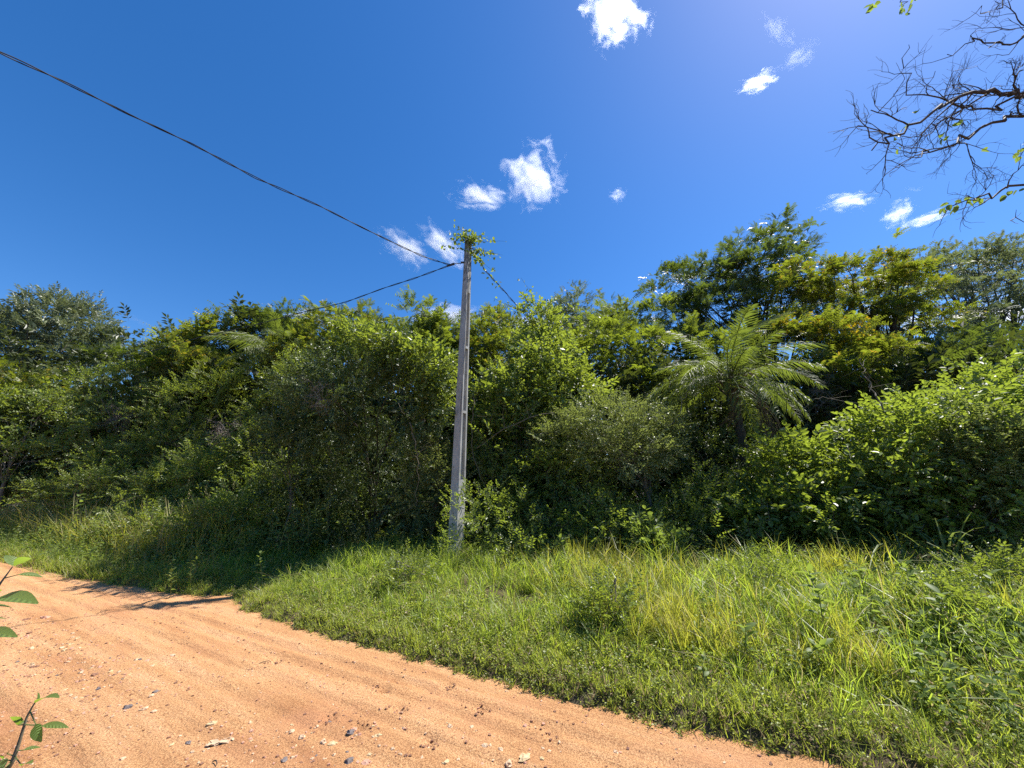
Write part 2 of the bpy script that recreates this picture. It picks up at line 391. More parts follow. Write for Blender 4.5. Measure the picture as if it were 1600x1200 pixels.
def crown_points(blobs, n_cl, per, sig, flat, rng, shell=.5, zmin=None, up=.3):
    bl = np.array(blobs); wgt = (bl[:, 3] * bl[:, 5] + bl[:, 4] * bl[:, 5]) ; wgt = wgt / wgt.sum()
    cs = []; outs = []; tries = 0
    while len(cs) < n_cl and tries < n_cl * 60:
        tries += 1
        k = rng.choice(len(bl), p=wgt); d = unit(rng.normal(0, 1, 3)); r = shell + (1 - shell) * math.sqrt(rng.random())
        r *= .82 + .3 * rng.random()
        c = bl[k, :3] + d * r * bl[k, 3:]
        if c[2] < (zmin if zmin is not None else -9): continue
        deep = False
        for q in range(len(bl)):
            if q != k and (((c - bl[q, :3]) / bl[q, 3:]) ** 2).sum() < .4 and rng.random() < .6: deep = True
        if deep: continue
        cs.append(c); outs.append(d)
    cs = np.array(cs); outs = np.array(outs)
    n_cl = len(cs); n = n_cl * per; ix = np.repeat(np.arange(n_cl), per)
    off = rng.normal(0, 1, (n, 3)) * np.array((1, 1, flat)) * sig * rng.uniform(.6, 1.3, n_cl)[ix][:, None]
    pos = cs[ix] + off
    d = unit(outs[ix] * .55 + unit(off) * .5 + np.array((0, 0, up)) + rng.normal(0, .4, (n, 3)) * np.array((1, 1, flat * .8 + .2)))
    return cs, pos, d

def limb_path(a, b, rng, n=6, sag=.12):
    a = np.asarray(a, float); b = np.asarray(b, float); L = np.linalg.norm(b - a)
    f = np.linspace(0, 1, n)[:, None]
    c = a + (b - a) * np.array((.25, .25, .6)) + rng.normal(0, .07, 3) * L
    P = (1 - f) ** 2 * a + 2 * f * (1 - f) * c + f * f * b
    P[1:-1] += rng.normal(0, .018 * L, (n - 2, 3)); return P

def plant(name, label, cat, blobs, leaf, mats, n_cl, per, sig=.2, flat=.8, base=None, trunk_r=.06, limbs=12, seed=0, scale=1.0,
          group=None, shell=.5, up=.3, bark='bark', stems=1, roll=.6, zmin=None, flowers=None, trunk_top=None, extra=None):
    rng = np.random.default_rng(seed + 1000)
    if n_cl > 60: per, scale = max(6, round(per * .72)), scale * 1.13
    bl = np.array(blobs); c0 = bl[:, :3].mean(0)
    if base is None: base = (c0[0], c0[1])
    bz = float(height(base[0], base[1])); base = np.array((base[0], base[1], bz))
    t = empty(name, base, label, cat, group)
    cs, pos, d = crown_points(blobs, n_cl, per, sig, flat, rng, shell, zmin if zmin is not None else bz + .15, up)
    mb = MB(); scatter(mb, SPR[leaf], pos, frames(d, roll=roll, rng=rng), rng.uniform(.75, 1.25, len(pos)) * scale * np.repeat(rng.uniform(.75, 1.3, len(cs)), per), rng)
    mb.build('crown', [M[mats], M['greenstem'] if mats in ('dark', 'small') else M['twig']], t, origin=base)
    # trunk and limbs
    tb = MB(); ztop = (bl[:, 2] - bl[:, 5] * .3).min() if trunk_top is None else trunk_top
    ztop = max(ztop, bz + .5)
    for k in range(stems):
        off = rng.normal(0, .12 * (stems > 1), 2)
        f = np.linspace(0, 1, 8)[:, None]
        top = np.array((base[0] + (c0[0] - base[0]) * .5 + off[0] * 3, base[1] + (c0[1] - base[1]) * .5 + off[1] * 3, ztop))
        P = base + np.array((off[0], off[1], -.1)) + (top - base - np.array((off[0], off[1], -.1))) * f
        P[1:] += np.cumsum(rng.normal(0, .035, (7, 3)), 0) * np.array((1, 1, .2))
        tb.tube(P, np.linspace(trunk_r * 1.15, trunk_r * .7, 8) / math.sqrt(stems), 8)
        for j in range(max(1, limbs // stems)):
            tgt = cs[rng.integers(len(cs))]; s0 = P[rng.integers(3, 8)]
            LP = limb_path(s0, tgt, rng, 7); r0 = trunk_r * rng.uniform(.25, .55) / math.sqrt(stems)
            tb.tube(LP, np.linspace(r0, .006, 7), 5)
            for _ in range(2):
                q = LP[rng.integers(2, 6)]; nb = cs[np.argmin(((cs - q) ** 2).sum(1) + rng.random(len(cs)) * 2)]
                tb.tube(limb_path(q, nb, rng, 5), np.linspace(r0 * .4, .004, 5), 4)
    tb.build('trunk', M[bark], t, smooth=True, origin=base)
    if flowers:
        n, fz = flowers; ix = np.where((pos[:, 2] > np.quantile(pos[:, 2], fz)) & (d[:, 2] > .2))[0]
        ctr = pos[rng.choice(ix, n)]; fm = MB()
        pp = np.repeat(ctr, 7, 0) + rng.normal(0, .075, (n * 7, 3)) + np.array((0, -.03, .13))
        dd = unit(rng.normal(0, 1, pp.shape) + np.array((0, 0, 1.5)))
        q = MB()
        for a in (0, 1.6, 3.1, 4.7): t_leaf(q, (0, 0, 0), (math.cos(a), math.sin(a), .5), .035, .028, (0, 0, 1), 0)
        scatter(fm, [q.data()], pp, frames(dd, rng=rng), rng.uniform(1.2, 2.2, len(pp)), rng)
        fm.build('blossom', M['petal'], t, origin=base)
    return t, cs, pos

# --- far and rear trees
plant('broadleaf_tree', 'dense rounded grey-green tree rising over the far left end of the thicket', 'tree',
      [B(90, 530, 22, 70, 42), B(35, 548, 22, 62, 32), B(128, 512, 22, 38, 36), B(90, 492, 22, 42, 24), B(30, 510, 22, 28, 16), B(150, 555, 22, 22, 30)],
      'clump', 'olive', 260, 14, 0.32, .75, trunk_r=.28, limbs=16, seed=1, up=.35, base=(-29.5, 22))
plant('feathery_tree', 'low flat-topped feathery tree on the skyline right of the rounded tree', 'tree',
      [B(215, 555, 20, 36, 7), B(190, 565, 20, 40, 10), B(250, 550, 20, 20, 7)], 'finefar', 'finedark', 60, 9, .34, .3, trunk_r=.12, limbs=8, seed=2)
plant('yellowish_tree', 'yellow-green feathery tree at the left picture edge under the rounded tree', 'tree',
      [B(20, 620, 17.5, 62, 42), B(95, 612, 17.5, 45, 20), B(-60, 600, 17.5, 60, 50)], 'finefar', 'fineyel', 130, 12, .3, .6, trunk_r=.12, seed=3, flowers=(14, .8))
plant('yellowish_tree', 'dark yellow-tipped tree where the far cable disappears left of the smaller palm', 'tree',
      [B(300, 552, 16, 50, 24), B(335, 530, 16, 30, 22), B(265, 570, 16, 34, 18), B(320, 590, 15.5, 60, 34)], 'finefar', 'fineyel', 130, 12, .28, .55, trunk_r=.12, seed=4, flowers=(26, .8))
plant('feathery_tree', 'sparse dark tree with separate leaf sprays right behind the smaller palm', 'tree',
      [B(385, 500, 17, 20, 10), B(425, 505, 17, 32, 14), B(460, 500, 17, 30, 12), B(430, 540, 17, 55, 32)], 'finefar', 'finedark', 110, 10, .3, .4, trunk_r=.12, seed=5)
plant('feathery_tree', 'broad yellow-green feathery tree right of the smaller palm', 'tree',
      [B(525, 515, 14.5, 46, 30), B(560, 500, 14.5, 38, 22), B(500, 560, 14, 58, 42), B(585, 535, 14, 48, 34)], 'fine', 'fineyel', 190, 9, 0.19, .6, trunk_r=.13, seed=6, limbs=16)
plant('feathery_tree', 'slim green tree standing highest just left of the pole', 'tree',
      [B(655, 498, 12.5, 28, 26), B(670, 540, 12.5, 42, 40), B(700, 520, 12.8, 32, 30), B(628, 550, 12.6, 30, 34)], 'fine', 'fine', 150, 9, 0.19, .9, trunk_r=.10, seed=7, limbs=14)
plant('feathery_tree', 'yellow-green feathery tree directly behind the pole', 'tree',
      [B(768, 520, 13.5, 42, 36), B(745, 560, 13, 40, 40), B(800, 560, 13.5, 46, 50)], 'fine', 'fineyel', 130, 9, 0.19, .6, trunk_r=.10, seed=8, limbs=14)
plant('grey_tree', 'thin grey-green see-through tree on the skyline right of the pole', 'tree',
      [B(905, 490, 18, 44, 30), B(870, 510, 18, 34, 28), B(935, 515, 18, 30, 26), B(820, 520, 17.5, 34, 26)], 'finefar', 'grey', 120, 9, .36, .5, trunk_r=.12, seed=9, limbs=22)
plant('feathery_tree', 'yellow-green feathery tree left of the larger palm', 'tree',
      [B(935, 540, 12.2, 56, 34), B(985, 540, 12.5, 46, 36), B(900, 590, 12, 52, 40), B(1010, 600, 11.8, 50, 50)], 'fine', 'fine', 170, 9, 0.19, .6, trunk_r=.10, seed=10, limbs=12)
plant('dark_tree', 'tall dark tree with tiered branches behind the larger palm', 'tree',
      [B(1058, 447, 15.5, 46, 20), B(1110, 432, 15.5, 46, 20), B(1050, 495, 15, 50, 22), B(1180, 420, 15.5, 60, 26), B(1235, 400, 16, 30, 22), B(1205, 372, 16, 30, 14),
       B(1200, 350, 16, 8, 7), B(1145, 392, 16, 18, 8), B(1252, 368, 16, 12, 9), B(1120, 480, 15, 60, 30), B(1220, 460, 15.5, 60, 30)],
      'fine', 'finedark', 300, 8, 0.24, .35, trunk_r=.20, seed=11, limbs=34, scale=1.15, trunk_top=6.5, bark='barkdark')
plant('flowering_tree', 'wide flat-topped tree with yellow blossoms at upper right', 'tree',
      [B(1265, 440, 13.5, 66, 20), B(1330, 440, 13.5, 80, 20), B(1400, 458, 13.5, 62, 18), B(1350, 490, 13, 60, 14), B(1430, 500, 13.5, 50, 14), B(1250, 500, 13, 44, 14)],
      'fine', 'fineyel', 230, 8, 0.22, .28, trunk_r=.20, seed=12, limbs=34, flowers=(110, .62), scale=1.1, trunk_top=6.2, bark='barkdark')
plant('flowering_tree', 'lower yellow-topped tree right of the palm fronds', 'tree',
      [B(1290, 523, 11.5, 52, 16), B(1350, 550, 11.2, 52, 18), B(1240, 512, 11.8, 36, 14), B(1385, 555, 11.2, 28, 14), B(1300, 585, 11.2, 60, 26)],
      'fine', 'fineyel', 150, 9, 0.19, .35, trunk_r=.12, seed=13, limbs=22, flowers=(130, .55), bark='barkdark')
plant('dark_tree', 'tall feathery dark green tree at the right picture edge', 'tree',
      [B(1420, 440, 16.5, 52, 28), B(1480, 425, 16.5, 56, 32), B(1550, 420, 16.5, 62, 30), B(1610, 430, 16.5, 60, 40), B(1500, 480, 16, 70, 30), B(1440, 520, 15, 60, 24), B(1560, 500, 16, 34, 22)],
      'finefar', 'grey', 230, 9, 0.33, .4, trunk_r=.20, seed=14, limbs=40, trunk_top=6.0, bark='barkdark', scale=.95)
plant('dark_tree', 'dark shaded tree between the larger palm and the flowering tree', 'tree',
      [B(1290, 640, 11.5, 70, 50), B(1370, 630, 11.5, 60, 50), B(1220, 620, 11.8, 60, 60)], 'medium', 'dark', 90, 9, .25, .8, trunk_r=.12, seed=15)

plant('feathery_tree', 'rounded green tree stepping up between the palm and the tall dark tree', 'tree',
      [B(1005, 505, 14.5, 46, 24), B(1060, 550, 14, 60, 42), B(1130, 560, 13.5, 60, 40), B(965, 500, 14.5, 34, 22)], 'fine', 'fine', 180, 9, .2, .6, trunk_r=.11, seed=16)
plant('dark_tree', 'low dark tree filling the gap above the big glossy bush', 'tree',
      [B(1450, 590, 12, 66, 50), B(1530, 560, 12.5, 70, 40), B(1620, 570, 12.5, 60, 50)], 'finefar', 'finedark', 150, 10, .28, .6, trunk_r=.11, seed=17)

# --- thicket, left half
plant('leafy_bush', 'bright leafy bush at the left picture edge above a dark hollow', 'bush',
      [B(40, 655, 16, 66, 42), B(115, 640, 15.7, 48, 36), B(-50, 660, 16, 60, 50), B(60, 720, 15.5, 80, 30)], 'broadfar', 'bright', 130, 12, 0.14, .7, seed=20, trunk_r=.07)
plant('leafy_bush', 'green bush under the tangle of dry grey twigs', 'bush',
      [B(205, 660, 14.8, 60, 50), B(175, 610, 15.3, 50, 28), B(215, 600, 15.5, 50, 30)], 'medium', 'broad', 130, 12, 0.14, .8, seed=21, trunk_r=.07)
plant('leafy_bush', 'light green vine-grown bush with a ragged top left of the smaller palm', 'bush',
      [B(300, 640, 14.6, 62, 52), B(345, 620, 14.4, 46, 40), B(265, 690, 14.2, 52, 36)], 'medium', 'bright', 170, 12, 0.14, .8, seed=22, trunk_r=.07)
plant('leafy_bush', 'low bush leaning over the tall grass at far left', 'bush',
      [B(210, 730, 14.2, 78, 40), B(140, 712, 14.8, 46, 34), B(270, 765, 12.4, 60, 30)], 'medium', 'broad', 150, 12, 0.14, .8, seed=23, trunk_r=.05)
plant('leafy_bush', 'mid-height bush with twigs poking out left of the dark hollow', 'bush',
      [B(340, 735, 12.6, 66, 46), B(395, 770, 11.2, 44, 40), B(330, 790, 11.8, 55, 30)], 'medium', 'broad', 160, 12, 0.14, .8, seed=24, trunk_r=.05)
plant('leafy_bush', 'slender light bush in front of the smaller palm trunk', 'bush',
      [B(425, 660, 12.4, 36, 46), B(400, 700, 12, 36, 40), B(470, 600, 12, 44, 40)], 'medium', 'bright', 120, 12, 0.14, .9, seed=25, trunk_r=.05)
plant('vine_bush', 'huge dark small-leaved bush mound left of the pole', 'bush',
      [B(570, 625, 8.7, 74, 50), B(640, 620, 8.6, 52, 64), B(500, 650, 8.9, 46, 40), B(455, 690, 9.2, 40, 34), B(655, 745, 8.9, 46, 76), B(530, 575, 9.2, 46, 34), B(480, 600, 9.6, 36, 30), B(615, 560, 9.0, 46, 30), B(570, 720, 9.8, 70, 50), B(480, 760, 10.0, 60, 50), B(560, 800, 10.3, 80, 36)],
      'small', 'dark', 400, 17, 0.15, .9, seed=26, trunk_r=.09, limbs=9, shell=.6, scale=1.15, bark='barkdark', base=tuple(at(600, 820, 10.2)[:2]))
plant('climbing_vine', 'bright green climbing vine draped over the top of the dark mound', 'vine',
      [B(648, 562, 8.7, 36, 18, .45), B(680, 600, 8.6, 16, 34, .3), B(600, 545, 8.7, 36, 14, .5), B(560, 530, 9.0, 20, 12, .4)], 'broad', 'bright', 90, 11, .13, .8, seed=27, trunk_r=.03, base=tuple(at(680, 840, 9.6)[:2]), limbs=8)
plant('small_leaved_bush', 'pale-twigged sunlit bush low beside the foot of the pole', 'bush',
      [B(690, 740, 8.9, 26, 40, .5), B(668, 780, 8.8, 30, 30, .5)], 'small', 'small', 60, 14, .14, .9, seed=28, trunk_r=.03)
# --- thicket, right half
plant('climbing_vine', 'yellow-green climbing vine heaped over a tree right of the pole', 'vine',
      [B(850, 560, 10.4, 46, 40), B(800, 610, 9.8, 46, 34), B(880, 610, 9.9, 60, 36), B(840, 500, 10.8, 24, 28), B(765, 640, 9.4, 24, 30)], 'broad', 'bright', 210, 10, 0.14, .8, seed=30, trunk_r=.06, limbs=14)
plant('vine_bush', 'shaded vine-hung bush below the yellow-green heap', 'bush',
      [B(800, 700, 9.6, 64, 56), B(770, 760, 9.2, 40, 50), B(860, 680, 9.8, 60, 50)], 'medium', 'broad', 170, 11, 0.15, .8, seed=31, trunk_r=.05)
plant('small_leaved_tree', 'small pale-leaved tree with a forked light trunk, centre right', 'tree',
      [B(955, 660, 8.8, 76, 34), B(1010, 690, 8.6, 52, 36), B(900, 690, 8.8, 58, 32), B(965, 710, 8.3, 70, 30)], 'small', 'small', 290, 11, 0.13, .7, seed=32, trunk_r=.05, stems=2, limbs=20, scale=.95,
      base=tuple(at(1012, 850, 8.6)[:2]), up=.2)
plant('leafy_bush', 'thin-stemmed sapling bush between the pole and the pale-leaved tree', 'bush',
      [B(868, 740, 8.9, 40, 30), B(905, 765, 8.8, 40, 26)], 'medium', 'broad', 70, 12, .16, .8, seed=33, trunk_r=.025, base=tuple(at(880, 845, 8.9)[:2]))
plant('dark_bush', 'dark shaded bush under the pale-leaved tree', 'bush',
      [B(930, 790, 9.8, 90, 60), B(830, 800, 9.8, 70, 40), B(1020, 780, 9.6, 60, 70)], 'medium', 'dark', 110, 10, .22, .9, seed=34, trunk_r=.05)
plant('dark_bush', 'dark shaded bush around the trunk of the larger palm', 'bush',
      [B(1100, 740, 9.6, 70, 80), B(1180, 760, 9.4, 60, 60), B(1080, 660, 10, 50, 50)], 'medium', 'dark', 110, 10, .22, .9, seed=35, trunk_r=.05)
plant('leafy_bush', 'bright low bush between the palm trunk and the big right-hand bush', 'bush',
      [B(1235, 745, 7.9, 52, 44), B(1290, 740, 8.0, 44, 44), B(1200, 800, 7.6, 50, 30), B(1290, 800, 7.2, 60, 34)], 'broad', 'broad', 190, 9, 0.14, .8, seed=36, trunk_r=.04)
plant('leafy_bush', 'big glossy broad-leaved bush at the right picture edge', 'bush',
      [B(1510, 720, 6.6, 120, 100), B(1440, 680, 6.8, 90, 56), B(1590, 640, 6.8, 100, 70), B(1400, 760, 6.4, 66, 54), B(1540, 800, 6.2, 110, 50)], 'broad', 'broad', 440, 10, 0.14, .8, seed=37, trunk_r=.06, limbs=20, stems=2, scale=.85)
plant('small_leaved_bush', 'grey-twigged bush mixed into the right side of the big glossy bush', 'bush',
      [B(1570, 740, 5.9, 60, 70), B(1540, 690, 6.1, 60, 40)], 'small', 'small', 150, 15, .15, .8, seed=38, trunk_r=.04, scale=.9)
plant('leafy_bush', 'light rounded leafy plant under the pale-leaved tree, at the grass edge', 'bush',
      [B(1012, 850, 7.2, 26, 20, .35)], 'broad', 'weed', 26, 10, .1, .8, seed=39, trunk_r=.02)

plant('leafy_bush', 'low spreading sunlit bush behind the seed grass at left', 'bush',
      [B(225, 772, 13.4, 50, 24), B(280, 795, 12.0, 46, 22), B(320, 822, 10.6, 44, 18)], 'medium', 'bright', 150, 11, .14, .8, seed=40, trunk_r=.03)
plant('leafy_bush', 'low bush at the left lip of the dark hollow', 'bush',
      [B(410, 800, 10.4, 46, 36), B(370, 845, 9.4, 40, 18), B(440, 770, 10.6, 40, 46)], 'medium', 'broad', 110, 11, .14, .8, seed=41, trunk_r=.03)
plant('leafy_bush', 'mid-green bush in front of the palm trunk', 'bush',
      [B(1130, 800, 8.4, 54, 36), B(1060, 830, 8.2, 44, 26), B(1180, 830, 8.0, 40, 26)], 'medium', 'broad', 140, 11, .13, .8, seed=42, trunk_r=.03)
plant('leafy_bush', 'low bush in front of the forked light trunk', 'bush',
      [B(930, 825, 8.1, 54, 28), B(870, 835, 8.0, 44, 22), B(800, 800, 8.8, 40, 30)], 'medium', 'broad', 120, 11, .13, .8, seed=43, trunk_r=.03)
plant('leafy_bush', 'low broad-leaved bush behind the strap-leaved clumps', 'bush',
      [B(1320, 800, 7.3, 46, 30), B(1260, 830, 7.4, 44, 24), B(1390, 775, 7.2, 46, 30)], 'broad', 'broad', 110, 9, .13, .8, seed=44, trunk_r=.03)

plant('leafy_bush', 'bright ragged bush leaning out of the thicket left of the dark hollow', 'bush',
      [B(265, 770, 12.2, 54, 34), B(335, 745, 11.8, 56, 44), B(400, 715, 11.6, 40, 46)], 'medium', 'bright', 170, 11, .15, .8, seed=45, trunk_r=.04)
plant('leafy_bush', 'knee-high leafy bush at the road side left of the shaded gap', 'bush',
      [B(255, 828, 10.0, 44, 24), B(205, 835, 10.4, 36, 20)], 'medium', 'bright', 90, 10, .13, .8, seed=46, trunk_r=.025)
plant('leafy_bush', 'leafy bush half in shade where the dark hollow opens to the road', 'bush',
      [B(335, 825, 9.2, 44, 28), B(385, 810, 9.4, 36, 28)], 'medium', 'broad', 90, 10, .13, .8, seed=47, trunk_r=.025)
plant('leafy_bush', 'waist-high bush standing among the seed grass at far left', 'bush',
      [B(150, 770, 12.6, 44, 26), B(90, 775, 13.2, 40, 20)], 'medium', 'bright', 90, 10, .14, .8, seed=48, trunk_r=.025)
for k_, (a_, lab_) in enumerate((((955, 985, 4.55, 44, 24), 'leafy weed clump halfway between pole and road, right of centre'),
        ((1500, 985, 4.3, 60, 26), 'leafy weed clump near the right edge in the verge'),
        ((640, 905, 6.1, 34, 18), 'small round weed clump left of the pole line in the bright grass'), ((1180, 905, 5.3, 46, 22), 'weed clump at the back of the grass below the palm'),
        ((1560, 900, 4.9, 56, 34), 'weed clump where the grass meets the big right-hand bush'))):
    b_ = list(B(*a_)); b_[2] = max(b_[2], float(height(b_[0], b_[1])) + b_[5] * .8)
    plant('leafy_weed', lab_, 'weed', [tuple(b_)], 'medium', 'bright', 20, 8, .08, .9, seed=60 + k_, trunk_r=.012, limbs=5, scale=.62, up=.6)

# --- tangled undergrowth strip along the foot of the thicket (nobody could count it)
rng = np.random.default_rng(55)
def foot(px0, px1, y_, Yr, n, leaf, mat, name, zr=(.1, .7), sc_=1.0):
    px = rng.uniform(px0, px1, n); Yv = rng.uniform(Yr[0], Yr[1], n)
    x = (px - 800) / FPX * Yv / .98 * 1.0; hm = np.clip(1.9 * vnoise(x * 1.1 + 3, Yv * .9) - .15, .15, 1.6); keep = rng.random(n) < .25 + hm; x, Yv, hm = x[keep], Yv[keep], hm[keep]; n = len(x)
    z = height(x, Yv) + rng.uniform(zr[0], zr[1], n) * hm
    pos = np.stack((x, Yv, z), -1); d = rng.normal(0, .5, (n, 3)) + np.array((0, -.3, .7))
    mb = MB(); scatter(mb, SPR[leaf], pos, frames(d, roll=.8, rng=rng), rng.uniform(.7, 1.2, n) * sc_, rng)
    tag(mb.build(name, [M[mat], M['twig']]), kind='stuff')
foot(700, 1420, 0, (6.9, 9.2), 2300, 'medium', 'broad', 'undergrowth', (.1, .95))
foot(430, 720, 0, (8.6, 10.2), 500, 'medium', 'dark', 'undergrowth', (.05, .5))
foot(1250, 1750, 0, (6.5, 7.6), 900, 'medium', 'broad', 'undergrowth', (.1, .7))
foot(200, 430, 0, (9.4, 13), 1500, 'medium', 'bright', 'undergrowth', (.05, 1.0))

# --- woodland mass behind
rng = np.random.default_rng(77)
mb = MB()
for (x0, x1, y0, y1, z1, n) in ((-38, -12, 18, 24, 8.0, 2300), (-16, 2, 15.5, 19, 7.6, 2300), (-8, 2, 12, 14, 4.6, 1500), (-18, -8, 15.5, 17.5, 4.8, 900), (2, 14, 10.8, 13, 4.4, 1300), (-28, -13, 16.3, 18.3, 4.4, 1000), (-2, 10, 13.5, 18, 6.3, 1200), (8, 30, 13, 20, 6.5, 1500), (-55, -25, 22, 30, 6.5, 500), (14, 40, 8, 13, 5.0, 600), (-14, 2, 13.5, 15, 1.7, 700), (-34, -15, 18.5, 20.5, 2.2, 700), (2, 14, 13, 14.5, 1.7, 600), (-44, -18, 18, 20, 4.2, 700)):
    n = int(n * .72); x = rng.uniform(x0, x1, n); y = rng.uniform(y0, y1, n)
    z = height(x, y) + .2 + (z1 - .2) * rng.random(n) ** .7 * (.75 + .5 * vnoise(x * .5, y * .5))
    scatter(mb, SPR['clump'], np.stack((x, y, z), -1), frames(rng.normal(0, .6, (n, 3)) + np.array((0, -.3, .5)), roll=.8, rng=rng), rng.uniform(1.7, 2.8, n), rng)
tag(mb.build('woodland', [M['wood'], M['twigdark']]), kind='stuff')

# thin trunks inside the thicket ------------------------------------
for k, (px, Yv, hgt, lab) in enumerate(((465, 9.3, 2.6, 'thin pale upright sapling trunk in the dark hollow left of the pole'), (878, 8.7, 2.3, 'thin pale sapling trunk between the pole and the forked tree'),
                                         (527, 9.8, 2.2, 'crooked thin trunk deep in the dark hollow'), (1145, 8.9, 1.8, 'thin dark trunk next to the palm trunk'))):
    b = np.array(((px - 800) / FPX * Yv, Yv, 0)); b[2] = height(b[0], b[1]) - .1
    rr = np.random.default_rng(k); t = empty('sapling', b, lab, 'sapling')
    P = np.zeros((9, 3)); P[:, 2] = np.linspace(0, hgt, 9); P[:, :2] = np.cumsum(rr.normal(0, .04, (9, 2)), 0)
    mb = MB(); mb.tube(P, np.linspace(.022, .008, 9), 6)
    for j in range(6): mb.tube(limb_path(P[rr.integers(3, 8)], P[rr.integers(4, 9)] + rr.normal(0, .35, 3) + (0, 0, .3), rr, 5), np.linspace(.009, .003, 5), 4)
    mb.build('trunk', M['bark'], t, smooth=True)
    cr = MB(); n = 26; pos = P[rr.integers(5, 9, n)] + rr.normal(0, .28, (n, 3)); scatter(cr, SPR['medium'], pos, frames(rr.normal(0, 1, (n, 3)), rng=rr), np.full(n, .9), rr)
    cr.build('crown', [M['broad'], M['twig']], t)

for k, (pts_, lab) in enumerate((([(745, 700, 8.9), (800, 660, 8.7), (880, 640, 8.6), (960, 690, 8.3), (975, 760, 8.3)], 'pale liana arching over the bushes between pole and forked tree'),
        ([(640, 660, 7.95), (655, 720, 7.95), (650, 790, 8.1)], 'thin stem hanging down the right face of the dark mound'), ([(740, 620, 8.9), (735, 700, 8.7), (765, 780, 8.6)], 'thin liana hanging just right of the pole'),
        ([(1010, 700, 7.9), (1060, 650, 8.1), (1085, 590, 8.5)], 'bare twig rising left of the palm'), ([(330, 700, 11.2), (380, 660, 11.0), (400, 740, 10.8)], 'looped bare stem on the bushes left of the dark hollow'),
        ([(1240, 650, 8.6), (1280, 620, 8.6), (1340, 630, 8.2)], 'leafless twig crossing the dark gap right of the palm'), ([(1380, 640, 6.0), (1350, 590, 6.2), (1345, 560, 6.3)], 'bare shoot poking up from the big glossy bush'))):
    rr = np.random.default_rng(200 + k); P = np.array([at(*p) for p in pts_]); f = np.linspace(0, len(P) - 1, 16)
    Q = np.stack([np.interp(f, np.arange(len(P)), P[:, c]) for c in range(3)], -1); Q[1:-1] = (Q[:-2] + Q[1:-1] * 2 + Q[2:]) / 4 + rr.normal(0, .02, (14, 3))
    mb = MB(); mb.tube(Q, np.linspace(.012, .005, 16), 5)
    for j in range(7):
        q = Q[rr.integers(3, 15)]; mb.tube(limb_path(q, q + rr.normal(0, .22, 3), rr, 5), np.linspace(.005, .002, 5), 3)
    tag(mb.build('liana', M['twig'], loc=tuple(Q[0]), origin=Q[0]), lab, 'liana')

# ------------------------------------------------------------------ bare twigs
def branch(mb, p, d, L, r, depth, rng, tips, up=.02, bend=.22, split=(2, 4), sides=4):
    n = 6 if depth > 1 else 4
    P = [np.array(p, float)]; dd = unit(d)
    for k in range(n):
        dd = unit(dd + rng.normal(0, bend, 3) + np.array((0, 0, up))); P.append(P[-1] + dd * L / n)
    P = np.array(P); mb.tube(P, np.linspace(r, r * .55, n + 1), sides if depth > 1 else 3)
    if depth <= 0: tips.append((P[-1], dd)); return
    for k in range(rng.integers(*split) + 1):
        q = P[rng.integers(2, n + 1)]; nd = unit(dd + rng.normal(0, .62, 3))
        branch(mb, q, nd, L * rng.uniform(.5, .78), r * .55, depth - 1, rng, tips, up, bend * 1.08, split, sides)

# dry grey tangle on the left bushes
for (px, py, Yv, rr_, lab) in ((185, 645, 14.0, .75, 'round tangle of leafless grey twigs on the left bushes'), (350, 665, 10.4, .45, 'small tangle of brown twigs beside the light green bush'), (1275, 610, 10.6, .8, 'grey leafless twigs in the shade right of the larger palm'), (500, 610, 8.0, .45, 'brown twig tangle on the face of the dark mound')):
    rng = np.random.default_rng(px); mb = MB(); tips = []
    c = at(px, py, Yv)
    for k in range(16):
        branch(mb, c + rng.normal(0, .25, 3) * rr_ - (0, 0, .3 * rr_), rng.normal(0, 1, 3) + np.array((0, -.3, .5)), rr_ * .6, .006, 2, rng, tips, -.05, .32)
    tag(mb.build('dry_twigs', M['drybrush'], loc=c, origin=c), lab, 'dry twigs')

# the leafless tree whose boughs reach in at the upper right
rng = np.random.default_rng(91)
root = np.array((8.2, 3.0, 0)); root[2] = height(*root[:2]) - .1
t = empty('bare_tree', root, 'nearly leafless tree reaching thin boughs into the upper right sky', 'tree')
tb = MB()
P = np.array((root, root + (-.1, 0, 1.5), root + (-.15, .05, 2.8), root + (-.4, .1, 3.9)))
tb.tube(P, [.13, .11, .10, .085], 8)
tips = []
bm_ = MB()
def bough(pts, r0, kids, L, seed, depth=3):
    rg = np.random.default_rng(seed); pts = np.array(pts, float)
    k = len(pts); f = np.linspace(0, k - 1, 4 * (k - 1) + 1)
    Q = np.stack([np.interp(f, np.arange(k), pts[:, c]) for c in range(3)], -1); Q[1:-1] += rg.normal(0, .035, (len(Q) - 2, 3))
    bm_.tube(Q, np.linspace(r0, r0 * .22, len(Q)), 5)
    T_ = np.gradient(Q, axis=0)
    for j in range(kids):
        a = rg.integers(len(Q) // 3, len(Q)); fr = a / len(Q)
        d = unit(T_[a]) * .9 + rg.normal(0, .55, 3)
        branch(bm_, Q[a], d, L * (1.15 - .5 * fr) * rg.uniform(.7, 1.2), r0 * (.5 - .28 * fr), depth - (fr > .75), rg, tips, .01, .2)
top = P[-1]
a5 = lambda px, py, t_: np.array(ray(px, py)) * t_ + np.array((0, 0, CAM_H))
bough([top, a5(1700, 130, 4.6), a5(1600, 150, 4.4), a5(1560, 148, 4.3), a5(1500, 148, 4.2), a5(1450, 180, 4.1), a5(1400, 205, 4.0), a5(1362, 235, 4.0)], .030, 11, .55, 1)
bough([top, a5(1680, 160, 4.3), a5(1600, 182, 4.2), a5(1530, 200, 4.1), a5(1480, 235, 4.0), a5(1440, 245, 4.0)], .024, 8, .45, 2)
